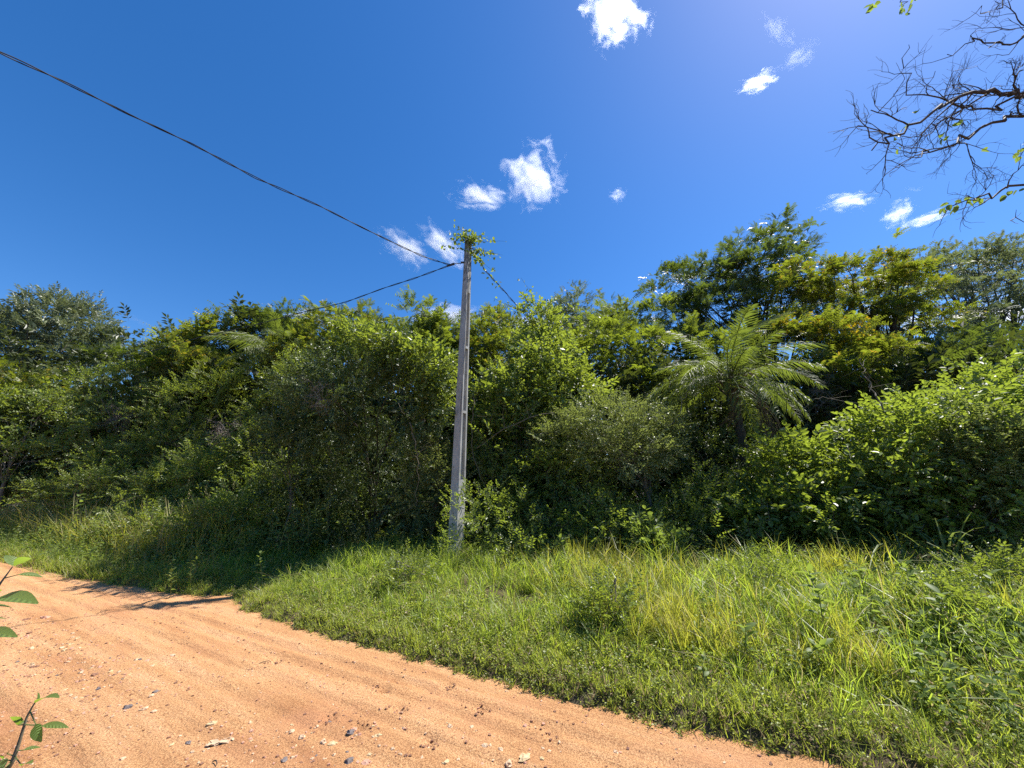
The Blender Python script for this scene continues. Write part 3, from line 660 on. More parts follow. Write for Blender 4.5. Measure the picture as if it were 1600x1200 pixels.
bough([a5(1600, 145, 4.4), a5(1550, 170, 4.3), a5(1500, 165, 4.3), a5(1440, 150, 4.2), a5(1415, 110, 4.2), a5(1420, 70, 4.2)], .013, 8, .36, 3, 2)
bough([top, a5(1700, 20, 4.7), a5(1620, 40, 4.6), a5(1565, 72, 4.6), a5(1520, 60, 4.5), a5(1480, 85, 4.5)], .018, 7, .42, 4, 2)
bough([a5(1690, 260, 4.2), a5(1600, 282, 4.1), a5(1560, 295, 4.1), a5(1520, 315, 4.05), a5(1478, 328, 4.0)], .016, 7, .3, 5, 2)
bough([top, a5(1690, 260, 4.2)], .04, 2, .3, 6, 1)
bough([a5(1690, 260, 4.2), a5(1640, 320, 4.2), a5(1600, 335, 4.15), a5(1578, 345, 4.15)], .012, 4, .2, 7, 1)
bough([top, a5(1700, -60, 4.8), a5(1600, -30, 4.7), a5(1560, 5, 4.7), a5(1525, 20, 4.7)], .017, 5, .36, 8, 2)
bough([a5(1600, -30, 4.7), a5(1450, -60, 4.5), a5(1420, -20, 4.4), a5(1405, 10, 4.4)], .012, 3, .22, 9, 1)
tb.build('trunk', M['barkdark'], t, smooth=True, origin=root)
bm_.build('bough', M['twigdark'], t, origin=root, smooth=True)
lm = MB(); tv = MB(); t_leaf(tv, (0, 0, 0), (1, 0, 0), .075, .05, (0, 0, 1), .2, True); tv = tv.data()
spots = [(1477, 325), (1484, 320), (1497, 318), (1505, 312), (1512, 318), (1520, 314), (1532, 310), (1490, 328), (1430, 178), (1415, 200), (1402, 232), (1470, 212), (1474, 218), (1400, 215), (1363, 12), (1362, 6), (1368, 3),
         (1408, 18), (1414, 20), (1420, 14), (1424, 8), (1430, 2), (1412, 12), (1595, 235), (1598, 245), (1590, 240), (1599, 228), (1572, 305), (1580, 300), (1590, 298), (1545, 235), (1500, 190)]
pp = np.array([a5(x + random.uniform(-3, 3), y + random.uniform(-3, 3), random.uniform(3.95, 4.3)) for x, y in spots for _ in range(2)])
scatter(lm, [tv], pp, frames(rng.normal(0, 1, pp.shape) + np.array((0, 0, -.6)), roll=1, rng=rng), rng.uniform(.7, 1.1, len(pp)), rng)
lm.build('leaves', [M['weed']], t, origin=root)

# ------------------------------------------------------------------ palms
def frond_mesh(seed, L=2.1, n=46, leaf=.42, droop=.55, mat='palm'):
    rng = np.random.default_rng(seed); mb = MB()
    f = np.linspace(0, 1, 14); P = np.stack((L * (f - .18 * droop * f ** 3), rng.normal(0, .02) * f * f, L * (.10 * f - droop * f ** 2.2 * .6)), -1)
    mb.tube(P, np.linspace(.020, .004, 14), 4, 1)
    for k in range(n):
        g_ = .14 + .86 * (k + rng.random() * .4) / n
        p = np.array([np.interp(g_, f, P[:, c]) for c in range(3)]); q = np.array([np.interp(min(1, g_ + .04), f, P[:, c]) for c in range(3)])
        tn = unit(q - p + 1e-6); sd = unit(np.cross((0, 0, 1), tn)); ln = leaf * (math.sin(math.pi * min(1, g_ * .85 + .12)) ** .6) * rng.uniform(.8, 1.1)
        for sg in (-1, 1):
            dv = unit(sd * sg + tn * (.55 + .5 * g_) + np.array((0, 0, rng.normal(.2, .45))))
            w_ = .011; wv = unit(np.cross(dv, (0, 0, 1)) + rng.normal(0, .3, 3)) * w_
            m1 = p + dv * ln * .45 + np.array((0, 0, -.08 * ln)); m2 = p + dv * ln * .78 + np.array((0, 0, -.5 * ln))
            mb.add((p - wv * .5, p + wv * .5, m1 + wv, m1 - wv, m2 + wv * .25, m2 - wv * .25), ((0, 1, 2, 3), (3, 2, 4, 5)), 0)
    return mb.mesh('frond', [M[mat], M['greenstem'] if mat == 'palm' else M['dead']])
FR = [frond_mesh(s, 2.25 + .15 * (s % 3), 62, .50, (.6, .85, 1.05)[s % 3]) for s in range(6)]
FD = [frond_mesh(50 + s, 1.5, 34, .34, 1.0, 'dead') for s in range(2)]
def palm(px, py, Yv, scale, label, n=24, seed=0):
    rng = np.random.default_rng(seed + 5); top = at(px, py, Yv); b = np.array((top[0] + .05, top[1] + .1, 0)); b[2] = height(b[0], b[1]) - .1
    t = empty('palm_tree', b, label, 'palm tree'); H = top - b
    mb = MB(); f = np.linspace(0, 1, 26); P = H * f[:, None] + np.stack((.08 * np.sin(f * 3), 0 * f, 0 * f), -1)
    mb.tube(P, (.095 + .02 * (np.arange(26) % 2)) * scale * (1 + .35 * np.exp(-((1 - f) / .12) ** 2)), 10)
    mb.build('trunk', M['barkdark'], t, smooth=False)
    ct = MB()
    for k in range(16):
        a = k * 2.4; dv = np.array((math.cos(a), math.sin(a), 1.1)); o_ = H + np.array((math.cos(a) * .09, math.sin(a) * .09, -.35 + .025 * k))
        ct.tube([o_, o_ + unit(dv) * .22 * scale, o_ + unit(dv) * .34 * scale + (0, 0, .06)], [.035, .026, .012], 5)
    ct.build('leaf_base', M['dead'], t)
    for k in range(n):
        o = link('frond', FR[rng.integers(6)], t, tuple(H))
        el = (R(70) - R(88) * (k / n) ** .8) + rng.normal(0, .08); az = k * 2.39996 + rng.normal(0, .15)
        o.rotation_euler = (rng.normal(0, .25), -el, az); s = scale * (.8 + .3 * rng.random()); o.scale = (s, s, s)
    for k in range(3):
        o = link('frond', FD[k % 2], t, tuple(H - np.array((0, 0, .1))), ); o['label'] = 'dead brown hanging frond'
        o.rotation_euler = (0, R(62 + 8 * k), rng.uniform(-1.2, .4)); s = scale * .8; o.scale = (s, s, s)
    return t, H
tp, H = palm(1140, 596, 9.0, .88, 'larger palm with arching glossy fronds at right of centre', 32, 1)
# the old flower stalks hanging from it
mb = MB(); rng = np.random.default_rng(8)
for k in range(60):
    s0 = H + np.array((.12, -.15, -.15)); e = s0 + np.array((rng.uniform(.25, .75), rng.uniform(-.35, .1), -rng.uniform(.9, 1.9)))
    c = s0 + np.array((rng.uniform(.3, .6), -.1, -.1)); f = np.linspace(0, 1, 7)[:, None]
    mb.tube((1 - f) ** 2 * s0 + 2 * f * (1 - f) * c + f * f * e + rng.normal(0, .012, (7, 3)), .005, 3)
mb.build('flower_stalk', M['dead'], tp)
mb = MB(); f = np.linspace(0, 1, 9)
for s_ in (-1, 1):
    mb.add(np.concatenate([np.stack((.15 + .42 * f, -.25 + s_ * .045 * np.sin(f * 3.1), .02 + .14 * np.sin(f * 2.6) - .14 * f), -1) + H + (0, 0, .05 * k) for k in (0, 1)]), [(i_, i_ + 1, i_ + 10, i_ + 9) for i_ in range(8)])
o = mb.build('flower_sheath', rough_mat('sheath', (.24, .16, .10), (.42, .30, .20), 8), tp)
palm(437, 560, 14.2, 1.05, 'smaller palm standing half hidden in the left thicket', 28, 2)
palm(205, 640, 15.4, .8, 'partly buried palm showing only silvery frond tips over the far left bushes', 12, 3)

# ------------------------------------------------------------------ concrete pole
def conc_mat():
    m, ns, L = newmat('pole_concrete'); tc = N(ns, 'TexCoord')
    mp = N(ns, 'Mapping'); mp.inputs['Scale'].default_value = (1, 1, .35); L.new(tc.outputs['Object'], mp.inputs[0])
    nz = N(ns, 'TexNoise', Scale=7.0, Detail=7.0, Roughness=.7); L.new(mp.outputs[0], nz.inputs['Vector'])
    cr = N(ns, 'ValToRGB'); e = cr.color_ramp.elements; e[0].position = .3; e[0].color = rgb((.27, .265, .245)); e[1].position = .7; e[1].color = rgb((.50, .49, .455)); L.new(nz.outputs[0], cr.inputs[0])
    # dark weather stains, strongest near the top
    n2 = N(ns, 'TexNoise', Scale=16.0, Detail=4.0, Roughness=.7); L.new(mp.outputs[0], n2.inputs['Vector'])
    sx = N(ns, 'SeparateXYZ'); L.new(tc.outputs['Object'], sx.inputs[0])
    mr = N(ns, 'MapRange'); mr.inputs[1].default_value = 4.6; mr.inputs[2].default_value = 7.2; mr.inputs[3].default_value = -.06; mr.inputs[4].default_value = .16; L.new(sx.outputs[2], mr.inputs[0])
    ad = N(ns, 'Math', operation='ADD'); L.new(n2.outputs[0], ad.inputs[0]); L.new(mr.outputs[0], ad.inputs[1])
    st_ = N(ns, 'ValToRGB'); st_.color_ramp.elements[0].position = .56; st_.color_ramp.elements[1].position = .66; L.new(ad.outputs[0], st_.inputs[0])
    mx = N(ns, 'MixRGB'); mx.inputs[2].default_value = rgb((.085, .08, .07)); L.new(cr.outputs[0], mx.inputs[1]); 
    f = N(ns, 'Math', operation='MULTIPLY'); f.inputs[1].default_value = .75; L.new(st_.outputs[0], f.inputs[0]); L.new(f.outputs[0], mx.inputs[0])
    p = N(ns, 'BsdfPrincipled', Roughness=.9); L.new(mx.outputs[0], p.inputs['Base Color']); p.inputs['Specular IOR Level'].default_value = .25
    b = N(ns, 'TexNoise', Scale=60.0, Detail=6.0); L.new(tc.outputs['Object'], b.inputs['Vector']); bp = N(ns, 'Bump', Strength=.4, Distance=.006); L.new(b.outputs[0], bp.inputs['Height']); L.new(bp.outputs[0], p.inputs['Normal'])
    o = N(ns, 'OutputMaterial'); L.new(p.outputs[0], o.inputs[0]); return m
M['concrete'] = conc_mat()
PB = at(712, 850, 8.0); PT = at(732, 376, 8.0)
PB[2] = height(PB[0], PB[1]) - .15
pole = empty('utility_pole', PB, 'tall tapered concrete pole with recessed side panels and vine on its top', 'utility pole')
PH = PT[2] - PB[2]; lean = Vector((0, 0, 1)).rotation_difference(Vector(PT - PB))
pole.rotation_mode = 'QUATERNION'; pole.rotation_quaternion = lean @ Matrix.Rotation(R(-37), 3, 'Z').to_quaternion()
PLEN = float(np.linalg.norm(PT - PB))
def wd(z): return (.240 - .112 * z / PLEN, .210 - .098 * z / PLEN)       # wide (solid) face, narrow (recessed) side
def pole_body():
    # an H section: two flanges facing +-y joined by a web, ribs closing it at intervals, solid foot and head
    mb = MB()
    def box(z0, z1, fx0, fx1, fy0, fy1):
        v = []
        for z in (z0, z1):
            a, b = wd(z)
            for sx_, sy_ in ((fx0, fy0), (fx1, fy0), (fx1, fy1), (fx0, fy1)): v.append((sx_ * a / 2, sy_ * b / 2, z))
        mb.add(v, ((0, 3, 2, 1), (4, 5, 6, 7), (0, 1, 5, 4), (1, 2, 6, 5), (2, 3, 7, 6), (3, 0, 4, 7)))
    zf, zh = 1.60, 5.77
    box(0, zf - .002, -1, 1, -1, 1); box(zh + .002, PLEN, -1, 1, -1, 1)
    zs = np.linspace(zf, zh, 13)
    for a, b in zip(zs[:-1], zs[1:]):
        box(a, b, -1, 1, -1, -.58); box(a, b, -1, 1, .58, 1)
        box(a, b, -.38, .38, -.577, .577)
    return mb, zf, zh
mb, zf, zh = pole_body()
v, q, m = mb.data()
mb.build('shaft', M['concrete'], pole)
for k, z in enumerate((2.95, 4.40)):
    for sx_ in (-1, 1):
        a, b = wd(z); r_ = MB(); x0, x1 = sorted((sx_ * a * .192, sx_ * a * .495)); y_ = b * .288; z1 = z + .055
        r_.add([(x0, -y_, z), (x1, -y_, z), (x1, y_, z), (x0, y_, z), (x0, -y_, z1), (x1, -y_, z1), (x1, y_, z1), (x0, y_, z1)], ((0, 3, 2, 1), (4, 5, 6, 7), (0, 1, 5, 4), (1, 2, 6, 5), (2, 3, 7, 6), (3, 0, 4, 7)))
        r_.build('rib', M['concrete'], pole)
mb = MB(); a, b = wd(zf); z = zf - .16                                    # the worn collar where the panels begin
mb.add([(sx_ * (a / 2 + .005), sy_ * (b / 2 + .005), zz) for zz in (z, z + .05) for sx_, sy_ in ((-1, -1), (1, -1), (1, 1), (-1, 1))], ((0, 3, 2, 1), (4, 5, 6, 7), (0, 1, 5, 4), (1, 2, 6, 5), (2, 3, 7, 6), (3, 0, 4, 7)))
mb.build('collar', M['concrete'], pole)

# eyebolt, clamp and cables -----------------------------------------
hook = at(722, 410, 7.97); cl0 = at(710, 412, 7.93); cl1 = at(698, 416, 7.92)
e = empty('cable_clamp', tuple(cl0), 'black cable clamp strung from the pole by a short rod', 'clamp')
mb = MB(); mb.tube([cl0 - cl0, cl1 - cl0], [.03, .022], 8); mb.build('wedge', M['metal'], e)
mb = MB(); mb.tube([cl0 - cl0, (cl0 + hook) / 2 - cl0 + (0, 0, -.012), hook - cl0 + (.06, .02, 0)], .009, 6); mb.tube([hook - cl0 - (.03, 0, 0), hook - cl0 + (.05, 0, 0)], .022, 8); mb.build('eyebolt', M['metal'], e)

def cable(name, label, pts, r, strands=2, pitch=.35, gap=1.0):
    pts = np.array(pts, float); k = len(pts)
    # smooth curve through the points
    seg = np.r_[0, np.cumsum(np.linalg.norm(np.diff(pts, axis=0), axis=1))]
    n = int(seg[-1] / .045) + 2; s = np.linspace(0, seg[-1], n)
    co = np.polyfit(seg, pts, min(3, k - 1)); base = np.stack([np.polyval(co[:, c], s) for c in range(3)], -1)
    fix = pts - np.stack([np.polyval(co[:, c], seg) for c in range(3)], -1)
    base += np.stack([np.interp(s, seg, fix[:, c]) for c in range(3)], -1)
    tg = unit(np.gradient(base, axis=0)); a = unit(np.cross(tg, (0, 0, 1.0))); b = np.cross(tg, a)
    th = s / pitch * 2 * np.pi + .6 * np.sin(s * 1.3) + .5 * np.sin(s * .53)
    root_ = empty(name, tuple(base[0]), label, 'cable')
    for j in range(strands):
        ph = th + j * 2 * np.pi / strands; off = (np.cos(ph)[:, None] * a + np.sin(ph)[:, None] * b) * r * (1 + gap * (.5 + .5 * np.sin(s * 2.1)[:, None]))
        mb = MB(); mb.tube(base + off - base[0], r, 6); mb.build('strand', M['cable'], root_, smooth=True)
    return base
cableA = [(cl0 + cl1) / 2, at(660, 400, 7.3), at(600, 372, 6.75), at(500, 322, 5.95), at(400, 278, 5.35), at(300, 225, 4.75), at(200, 178, 4.2), at(100, 128, 3.7), at(0, 82, 3.25), at(-120, 30, 2.8), at(-400, -80, 2.0)]
cable('overhead_cable', 'twisted black cable sweeping from the clamp to the upper left corner', cableA, .0072, 2, .85, .8)
cableB = [(cl0 + cl1) / 2, at(650, 434, 8.3), at(600, 450, 8.8), at(540, 472, 9.5), at(480, 486, 10.3), at(400, 507, 11.3), at(320, 525, 12.6), at(250, 545, 14), at(160, 566, 16.5), at(60, 590, 20)]
cable('overhead_cable', 'twisted black cable dropping from the clamp behind the smaller palm', cableB, .0072, 2, 1.1, .6)
cableC = [at(737, 392, 8.0), at(760, 425, 8.8), at(790, 457, 9.9), at(820, 492, 11.2), at(860, 545, 13.2), at(900, 590, 15.5)]
cable('overhead_cable', 'cable running down from the pole top into the trees behind', cableC, .0075, 2, 1.1, .6)

# vine on the pole top ---------------------------------------------
rng = np.random.default_rng(17)
vt = empty('climbing_vine', tuple(PT), 'thin leafy vine sprawling over the top of the pole', 'vine')
mb = MB(); lv = MB(); lt = []
for _ in range(3): q_ = MB(); t_leaf(q_, (0, 0, 0), (1, 0, 0), .085, .06, (0, 0, 1), rng.uniform(0, .3), True); lt.append(q_.data())
pts_l = []
for ex, ez in ((-.42, .22), (-.5, .05), (-.3, .28), (-.12, .3), (.1, .25), (.35, .2), (.55, .24), (.3, -.05), (.55, -.25), (.82, -.3), (.65, -.45), (.35, -.35), (.2, -.5), (.6, -.75), (-.35, -.05), (-.62, -.2), (.9, -.15), (.05, -.2), (.25, -.15), (.12, -.4), (.2, .1), (-.2, .12)):
    e_ = np.array((ex, rng.uniform(-.35, .35), ez)); s0 = np.array((rng.uniform(-.05, .12), -.05, -.05 if ez > -.2 else -.25))
    Q = limb_path(s0, e_, rng, 8); mb.tube(Q, np.linspace(.006, .002, 8), 3)
    k = rng.integers(9, 16); f = rng.uniform(2, 7.01, k); pts_l.append(np.stack([np.interp(f, np.arange(8), Q[:, c]) for c in range(3)], -1) + rng.normal(0, .035, (k, 3)))
pts_l.append(rng.normal(0, .09, (46, 3)) + (0, -.06, .02))
Q = np.array([at(737, 392, 8.0), at(762, 427, 8.8), at(792, 460, 9.9), at(822, 496, 11.2)]) - PT
f = np.linspace(0, 3, 40); Q = np.stack([np.interp(f, range(4), Q[:, c]) for c in range(3)], -1) + np.stack((.03 * np.sin(f * 14), .03 * np.cos(f * 14), 0 * f), -1)
mb.tube(Q, .005, 3); ix = (rng.random(40) ** 1.6 * 22).astype(int); pts_l.append(Q[ix] + rng.normal(0, .04, (40, 3)))
Q = np.array([(.09, -.12, -7.0), (.11, -.10, -5.5), (.05, -.12, -4.0), (.09, -.09, -2.5), (.08, -.07, -1.2), (.05, -.06, 0)]); Q[:, 0] -= np.linspace(.12, 0, 6)
f = np.linspace(0, 5, 40); Q = np.stack([np.interp(f, range(6), Q[:, c]) for c in range(3)], -1); mb.tube(Q + rng.normal(0, .006, Q.shape), .005, 4)
pp = np.concatenate(pts_l)
scatter(lv, lt, pp, frames(rng.normal(0, 1, pp.shape) + np.array((0, 0, -.4)), roll=1.2, rng=rng), rng.uniform(.7, 1.25, len(pp)), rng)
mb.build('stem', M['twig'], vt); lv.build('leaves', [M['bright']], vt)
# shoots standing out against the sky right of the pole
vt = empty('climbing_vine', tuple(at(850, 500, 11)), 'leafy vine shoots reaching into the sky along the falling cable', 'vine')
mb = MB(); lv = MB(); pts_l = []; o0 = at(850, 500, 11)
for x0, y0, x1, y1 in ((850, 520, 770, 468), (850, 520, 808, 455), (840, 500, 862, 462), (860, 510, 905, 470), (850, 510, 830, 470), (850, 530, 780, 500), (870, 520, 935, 500), (860, 500, 885, 465), (840, 510, 790, 475), (850, 505, 815, 480)):
    Q = limb_path(at(x0, y0, 11) - o0, at(x1, y1, 11) - o0 + rng.normal(0, .1, 3), rng, 8); mb.tube(Q, np.linspace(.009, .003, 8), 3)
    k = 24; f = rng.uniform(1, 7.01, k); pts_l.append(np.stack([np.interp(f, np.arange(8), Q[:, c]) for c in range(3)], -1) + rng.normal(0, .07, (k, 3)))
pp = np.concatenate(pts_l)
scatter(lv, lt, pp, frames(rng.normal(0, 1, pp.shape) + np.array((0, 0, -.2)), roll=1.2, rng=rng), rng.uniform(.9, 1.5, len(pp)), rng)
mb.build('stem', M['twig'], vt); lv.build('leaves', [M['bright']], vt)

# ------------------------------------------------------------------ verge: turf, grass, weeds
rng = np.random.default_rng(31)
def tuft(rng, n, h, spread, w=.004, bend=.5, segs=2):
    mb = MB()
    for _ in range(n):
        a = rng.uniform(0, 2 * np.pi); d = np.array((math.cos(a), math.sin(a), 0)); p = d * rng.uniform(0, spread * .35) + rng.normal(0, spread * .3, 3) * (1, 1, 0)
        H_ = h * rng.uniform(.5, 1.15); b = bend * rng.uniform(.2, 1.3) * H_; sd = np.array((-d[1], d[0], 0)) * w * rng.uniform(.7, 1.3)
        if segs == 1:
            m2 = p + d * b + (0, 0, H_ * .8); mb.add((p - sd, p + sd, m2 + sd * .2, m2 - sd * .2), ((0, 1, 2, 3),), 0); continue
        m1 = p + d * b * .28 + (0, 0, H_ * .55); m2 = p + d * b + (0, 0, H_ * (1 - .25 * b / H_))
        mb.add((p - sd, p + sd, m1 + sd * .8, m1 - sd * .8, m2 + sd * .12, m2 - sd * .12), ((0, 1, 2, 3), (3, 2, 4, 5)), 0)
    return mb.data()
def herb(rng, h, n, L, W, fine=False):
    mb = MB(); top = np.array((rng.normal(0, .15) * h, rng.normal(0, .15) * h, h)); mb.add(((-.002, 0, 0), (.002, 0, 0), top + (.0015, 0, 0), top - (.0015, 0, 0)), ((0, 1, 2, 3),), 1)
    for j in range(n):
        f = .2 + .8 * (j + .5) / n; a = j * 2.4 + rng.normal(0, .3); d = np.array((math.cos(a), math.sin(a), rng.uniform(.1, .7)))
        s = rng.uniform(.7, 1.15) * (1.1 - .4 * f); t_leaf(mb, top * f, d, L * s, W * s, (0, 0, 1), rng.uniform(.1, .5), fine, 0)
    return mb.data()
def verge_points(n, dmin, dmax, smin, smax, rng, power=1.0):
    s = rng.uniform(smin, smax, n); d = dmin + (dmax - dmin) * rng.random(n) ** power; t = edge(s) + d
    x, y = s * SD[0] + t * ND[0], s * SD[1] + t * ND[1]
    return x, y, d, s
def verge(name, mats, tmpl, n, dmin, dmax, smin, smax, scl, dens=None, power=1.0, lean=.25):
    n = int(n * .84)
    x, y, d, s = verge_points(n, dmin, dmax, smin, smax, rng, power)
    keep = np.ones(n, bool) if dens is None else rng.random(n) < dens(x, y, d, s)
    x, y, d, s = x[keep], y[keep], d[keep], s[keep]
    pos = np.stack((x, y, height(x, y) - .005), -1); m_ = len(x)
    a = rng.uniform(0, 2 * np.pi, m_); zz = unit(rng.normal(0, lean, (m_, 3)) * (1, 1, 0) + np.array((0, 0, 1.0)))
    xa = np.stack((np.cos(a), np.sin(a), 0 * a), -1); ya = unit(np.cross(zz, xa)); xa = np.cross(ya, zz)
    rot = np.stack((xa, ya, zz), -1); mb = MB()
    scatter(mb, tmpl, pos, rot, scl(d, s, x, y) * rng.uniform(.75, 1.25, m_), rng)
    o = mb.build(name, mats); tag(o, kind='stuff'); return o
patch = lambda x, y, f=1.0, o=0: fbm(x * f + o, y * f + o, 3)
turf_t = [tuft(rng, 9, .085, .06, .0030, .9, 1) for _ in range(5)] 
cover_t = [herb(rng, .07, 6, .028, .016) for _ in range(5)]
grass_t = [tuft(rng, 13, .26, .05, .0032, .75) for _ in range(6)]
tall_t = [tuft(rng, 13, .48, .07, .0038, .55) for _ in range(6)]
herb_t = [herb(rng, .28, 9, .055, .026) for _ in range(6)]
GM = [M['grass'], M['greenstem']]
bare = lambda x, y: 1 - .45 * sstep(.52, .62, patch(x, y, 1.6, 9))
# short turf lip along the road
verge('turf', [M['turf'], M['greenstem']], turf_t, 14500, -.14, 1.2, -2.4, 10.5, lambda d, s, x, y: (.8 + .9 * np.clip(d, 0, 1)) * (.7 + .7 * patch(x, y, 2.5, 3)), lambda x, y, d, s: bare(x, y) * (.15 + .85 * sstep(-.12, .06, d)), 1.15)
verge('ground_cover', [M['turf'], M['greenstem']], cover_t, 9500, -.05, 1.6, -2.2, 9.5, lambda d, s, x, y: 1.1 + .8 * np.clip(d, 0, 1), lambda x, y, d, s: bare(x, y) * (patch(x, y, 2.3, 4) > .38), 1.1)
verge('stray_turf', [M['turf'], M['greenstem']], turf_t, 420, -.34, -.02, -2.4, 14, lambda d, s, x, y: .8 + 0 * d, lambda x, y, d, s: sstep(.4, .6, patch(x, y, 1.7, 61)) * sstep(-.36, 0, d))
# knee-high grass behind it
verge('grass', GM, grass_t, 8200, .35, 4.6, -5.5, 9, lambda d, s, x, y: (.55 + .5 * np.clip(d, 0, 1.6) / 1.6) * (.65 + 1.15 * patch(x, y, 1.3, 13)), lambda x, y, d, s: .35 + .65 * sstep(.3, .6, patch(x, y, 1.1, 2)), .85)
verge('yellow_grass', [M['grassy'], M['greenstem']], tall_t, 4200, .8, 4.4, -7, 3.5, lambda d, s, x, y: (.50 + .35 * np.clip(d, 0, 2) / 2) * (.7 + 1.0 * patch(x, y, 1.6, 7)), lambda x, y, d, s: sstep(.42, .58, patch(x, y, .8, 21)) * sstep(5, 0, s) + .08)
tus_t = [tuft(rng, 38, .46, .10, .0036, .8) for _ in range(4)]
verge('tussocks', GM, tus_t, 420, .5, 4.2, -5.5, 8.5, lambda d, s, x, y: .55 + .5 * np.clip(d, 0, 2) / 2, lambda x, y, d, s: sstep(.4, .6, patch(x, y, 1.9, 51)))
verge('straw_grass', [M['straw'], M['straw']], grass_t, 420, .2, 3.4, -3, 8.5, lambda d, s, x, y: .5 + .4 * np.clip(d, 0, 2) / 2, lambda x, y, d, s: sstep(.45, .6, patch(x, y, 2.2, 71)))
bw_t = [herb(rng, .22, 8, .085, .045, True) for _ in range(5)]
verge('broad_weeds', [M['weed'], M['greenstem']], bw_t, 1700, .3, 4.6, -5, 9, lambda d, s, x, y: .6 + .6 * np.clip(d, 0, 2) / 2, lambda x, y, d, s: sstep(.48, .6, patch(x, y, 1.2, 91)))
verge('broad_weeds', [M['weed'], M['greenstem']], bw_t, 900, .5, 3.6, -6.5, -.9, lambda d, s, x, y: .8 + .5 * np.clip(d, 0, 2) / 2)
verge('weeds', [M['weed'], M['greenstem']], herb_t, 5200, .3, 4.6, -6, 9, lambda d, s, x, y: .55 + .65 * np.clip(d, 0, 2) / 2, lambda x, y, d, s: .12 + .88 * sstep(.42, .6, patch(x, y, 1.0, 33)))
# left verge beyond the notch: grass mounds by the road, taller stuff behind
verge('turf', [M['turf'], M['greenstem']], turf_t, 2600, -.1, .8, 10, 22, lambda d, s, x, y: 1.8 + 0 * d)
verge('grass', GM, grass_t, 3000, -.05, 2.4, 7.7, 22, lambda d, s, x, y: .7 + .5 * np.clip(d, 0, 1), lambda x, y, d, s: .4 + .6 * sstep(.35, .55, patch(x, y, .9, 2)), 1.0)
verge('tall_grass', [M['grassy'], M['greenstem']], tall_t, 2700, .5, 7.0, 9.0, 26, lambda d, s, x, y: 1.25 + .7 * np.clip(d, 0, 2) / 2, None, .8)
verge('weeds', [M['weed'], M['greenstem']], herb_t, 3400, .1, 6.2, 7.8, 22, lambda d, s, x, y: 1.3 + 2.2 * np.clip(d, 0, 3) / 3 * (.5 + patch(x, y, .9, 8)))
verge('broad_weeds', [M['weed'], M['greenstem']], bw_t, 900, .8, 6.5, 8.5, 22, lambda d, s, x, y: 1.6 + 2.6 * np.clip(d, 0, 3) / 3 * patch(x, y, .8, 5))
verge('grass', GM, grass_t, 1500, .2, 5, -20, -5, lambda d, s, x, y: 1.2 + 0 * d)
# small tufts on the near verge beside and behind the camera
n = 900; s = rng.uniform(-8, 8, n); t = NEAR_E - .25 - rng.random(n) * 2.5; x, y = s * SD[0] + t * ND[0], s * SD[1] + t * ND[1]
mb = MB(); ok = np.hypot(x, y) > .5; x, y = x[ok], y[ok]; a = rng.uniform(0, 6.3, len(x)); z0 = 0 * a
scatter(mb, turf_t, np.stack((x, y, height(x, y) - .005), -1), np.stack((np.stack((np.cos(a), np.sin(a), z0), -1), np.stack((-np.sin(a), np.cos(a), z0), -1), np.stack((z0, z0, z0 + 1), -1)), -1), rng.uniform(1, 2, len(x)), rng)
tag(mb.build('grass', GM), kind='stuff')

# dry stalks lying in the verge, seed heads at far left --------------
mb = MB()
for _ in range(240):
    x, y, d, s = verge_points(1, .3, 4.2, -5, 8, rng); b = np.array((x[0], y[0], float(height(x, y)[0]) + rng.uniform(.02, .25)))
    a = rng.uniform(0, 6.3); L_ = rng.uniform(.2, .7); e_ = b + np.array((math.cos(a), math.sin(a), rng.uniform(-.05, .5))) * L_
    mb.tube([b, (b + e_) / 2 + (0, 0, .05 * L_), e_], [.0028, .0022, .0012], 3)
tag(mb.build('dry_stalks', M['straw']), kind='stuff')
verge('straw_grass', [M['straw'], M['straw']], tall_t, 650, .9, 6.5, 10.5, 26, lambda d, s, x, y: 1.5 + .8 * np.clip(d, 0, 2) / 2)
head = MB()
for k in range(16):
    a = k * 2.4; t_leaf(head, (0, 0, .012 * k), (math.cos(a), math.sin(a), 1.2), .06, .014, (math.cos(a), math.sin(a), 0), 0)
head = head.data(); mb = MB()
for _ in range(300):
    x, y, d, s = verge_points(1, 1.8, 6.5, 9.5, 23, rng); z_ = float(height(x, y)[0]); Hh = rng.uniform(.9, 1.6)
    p = np.array((x[0], y[0], z_)); l_ = rng.normal(0, .14, 2); tp_ = p + np.array((l_[0], l_[1], Hh)); mb.tube([p, p + (tp_ - p) * .6 - (l_[0] * .3, l_[1] * .3, 0), tp_], [.004, .003, .002], 3)
    scatter(mb, [head], tp_[None], frames(np.array([[1.0, 0, 0]]) , rng=rng), np.array([rng.uniform(.7, 1.3)]), rng)
tag(mb.build('seed_grass', [M['straw']]), kind='stuff')

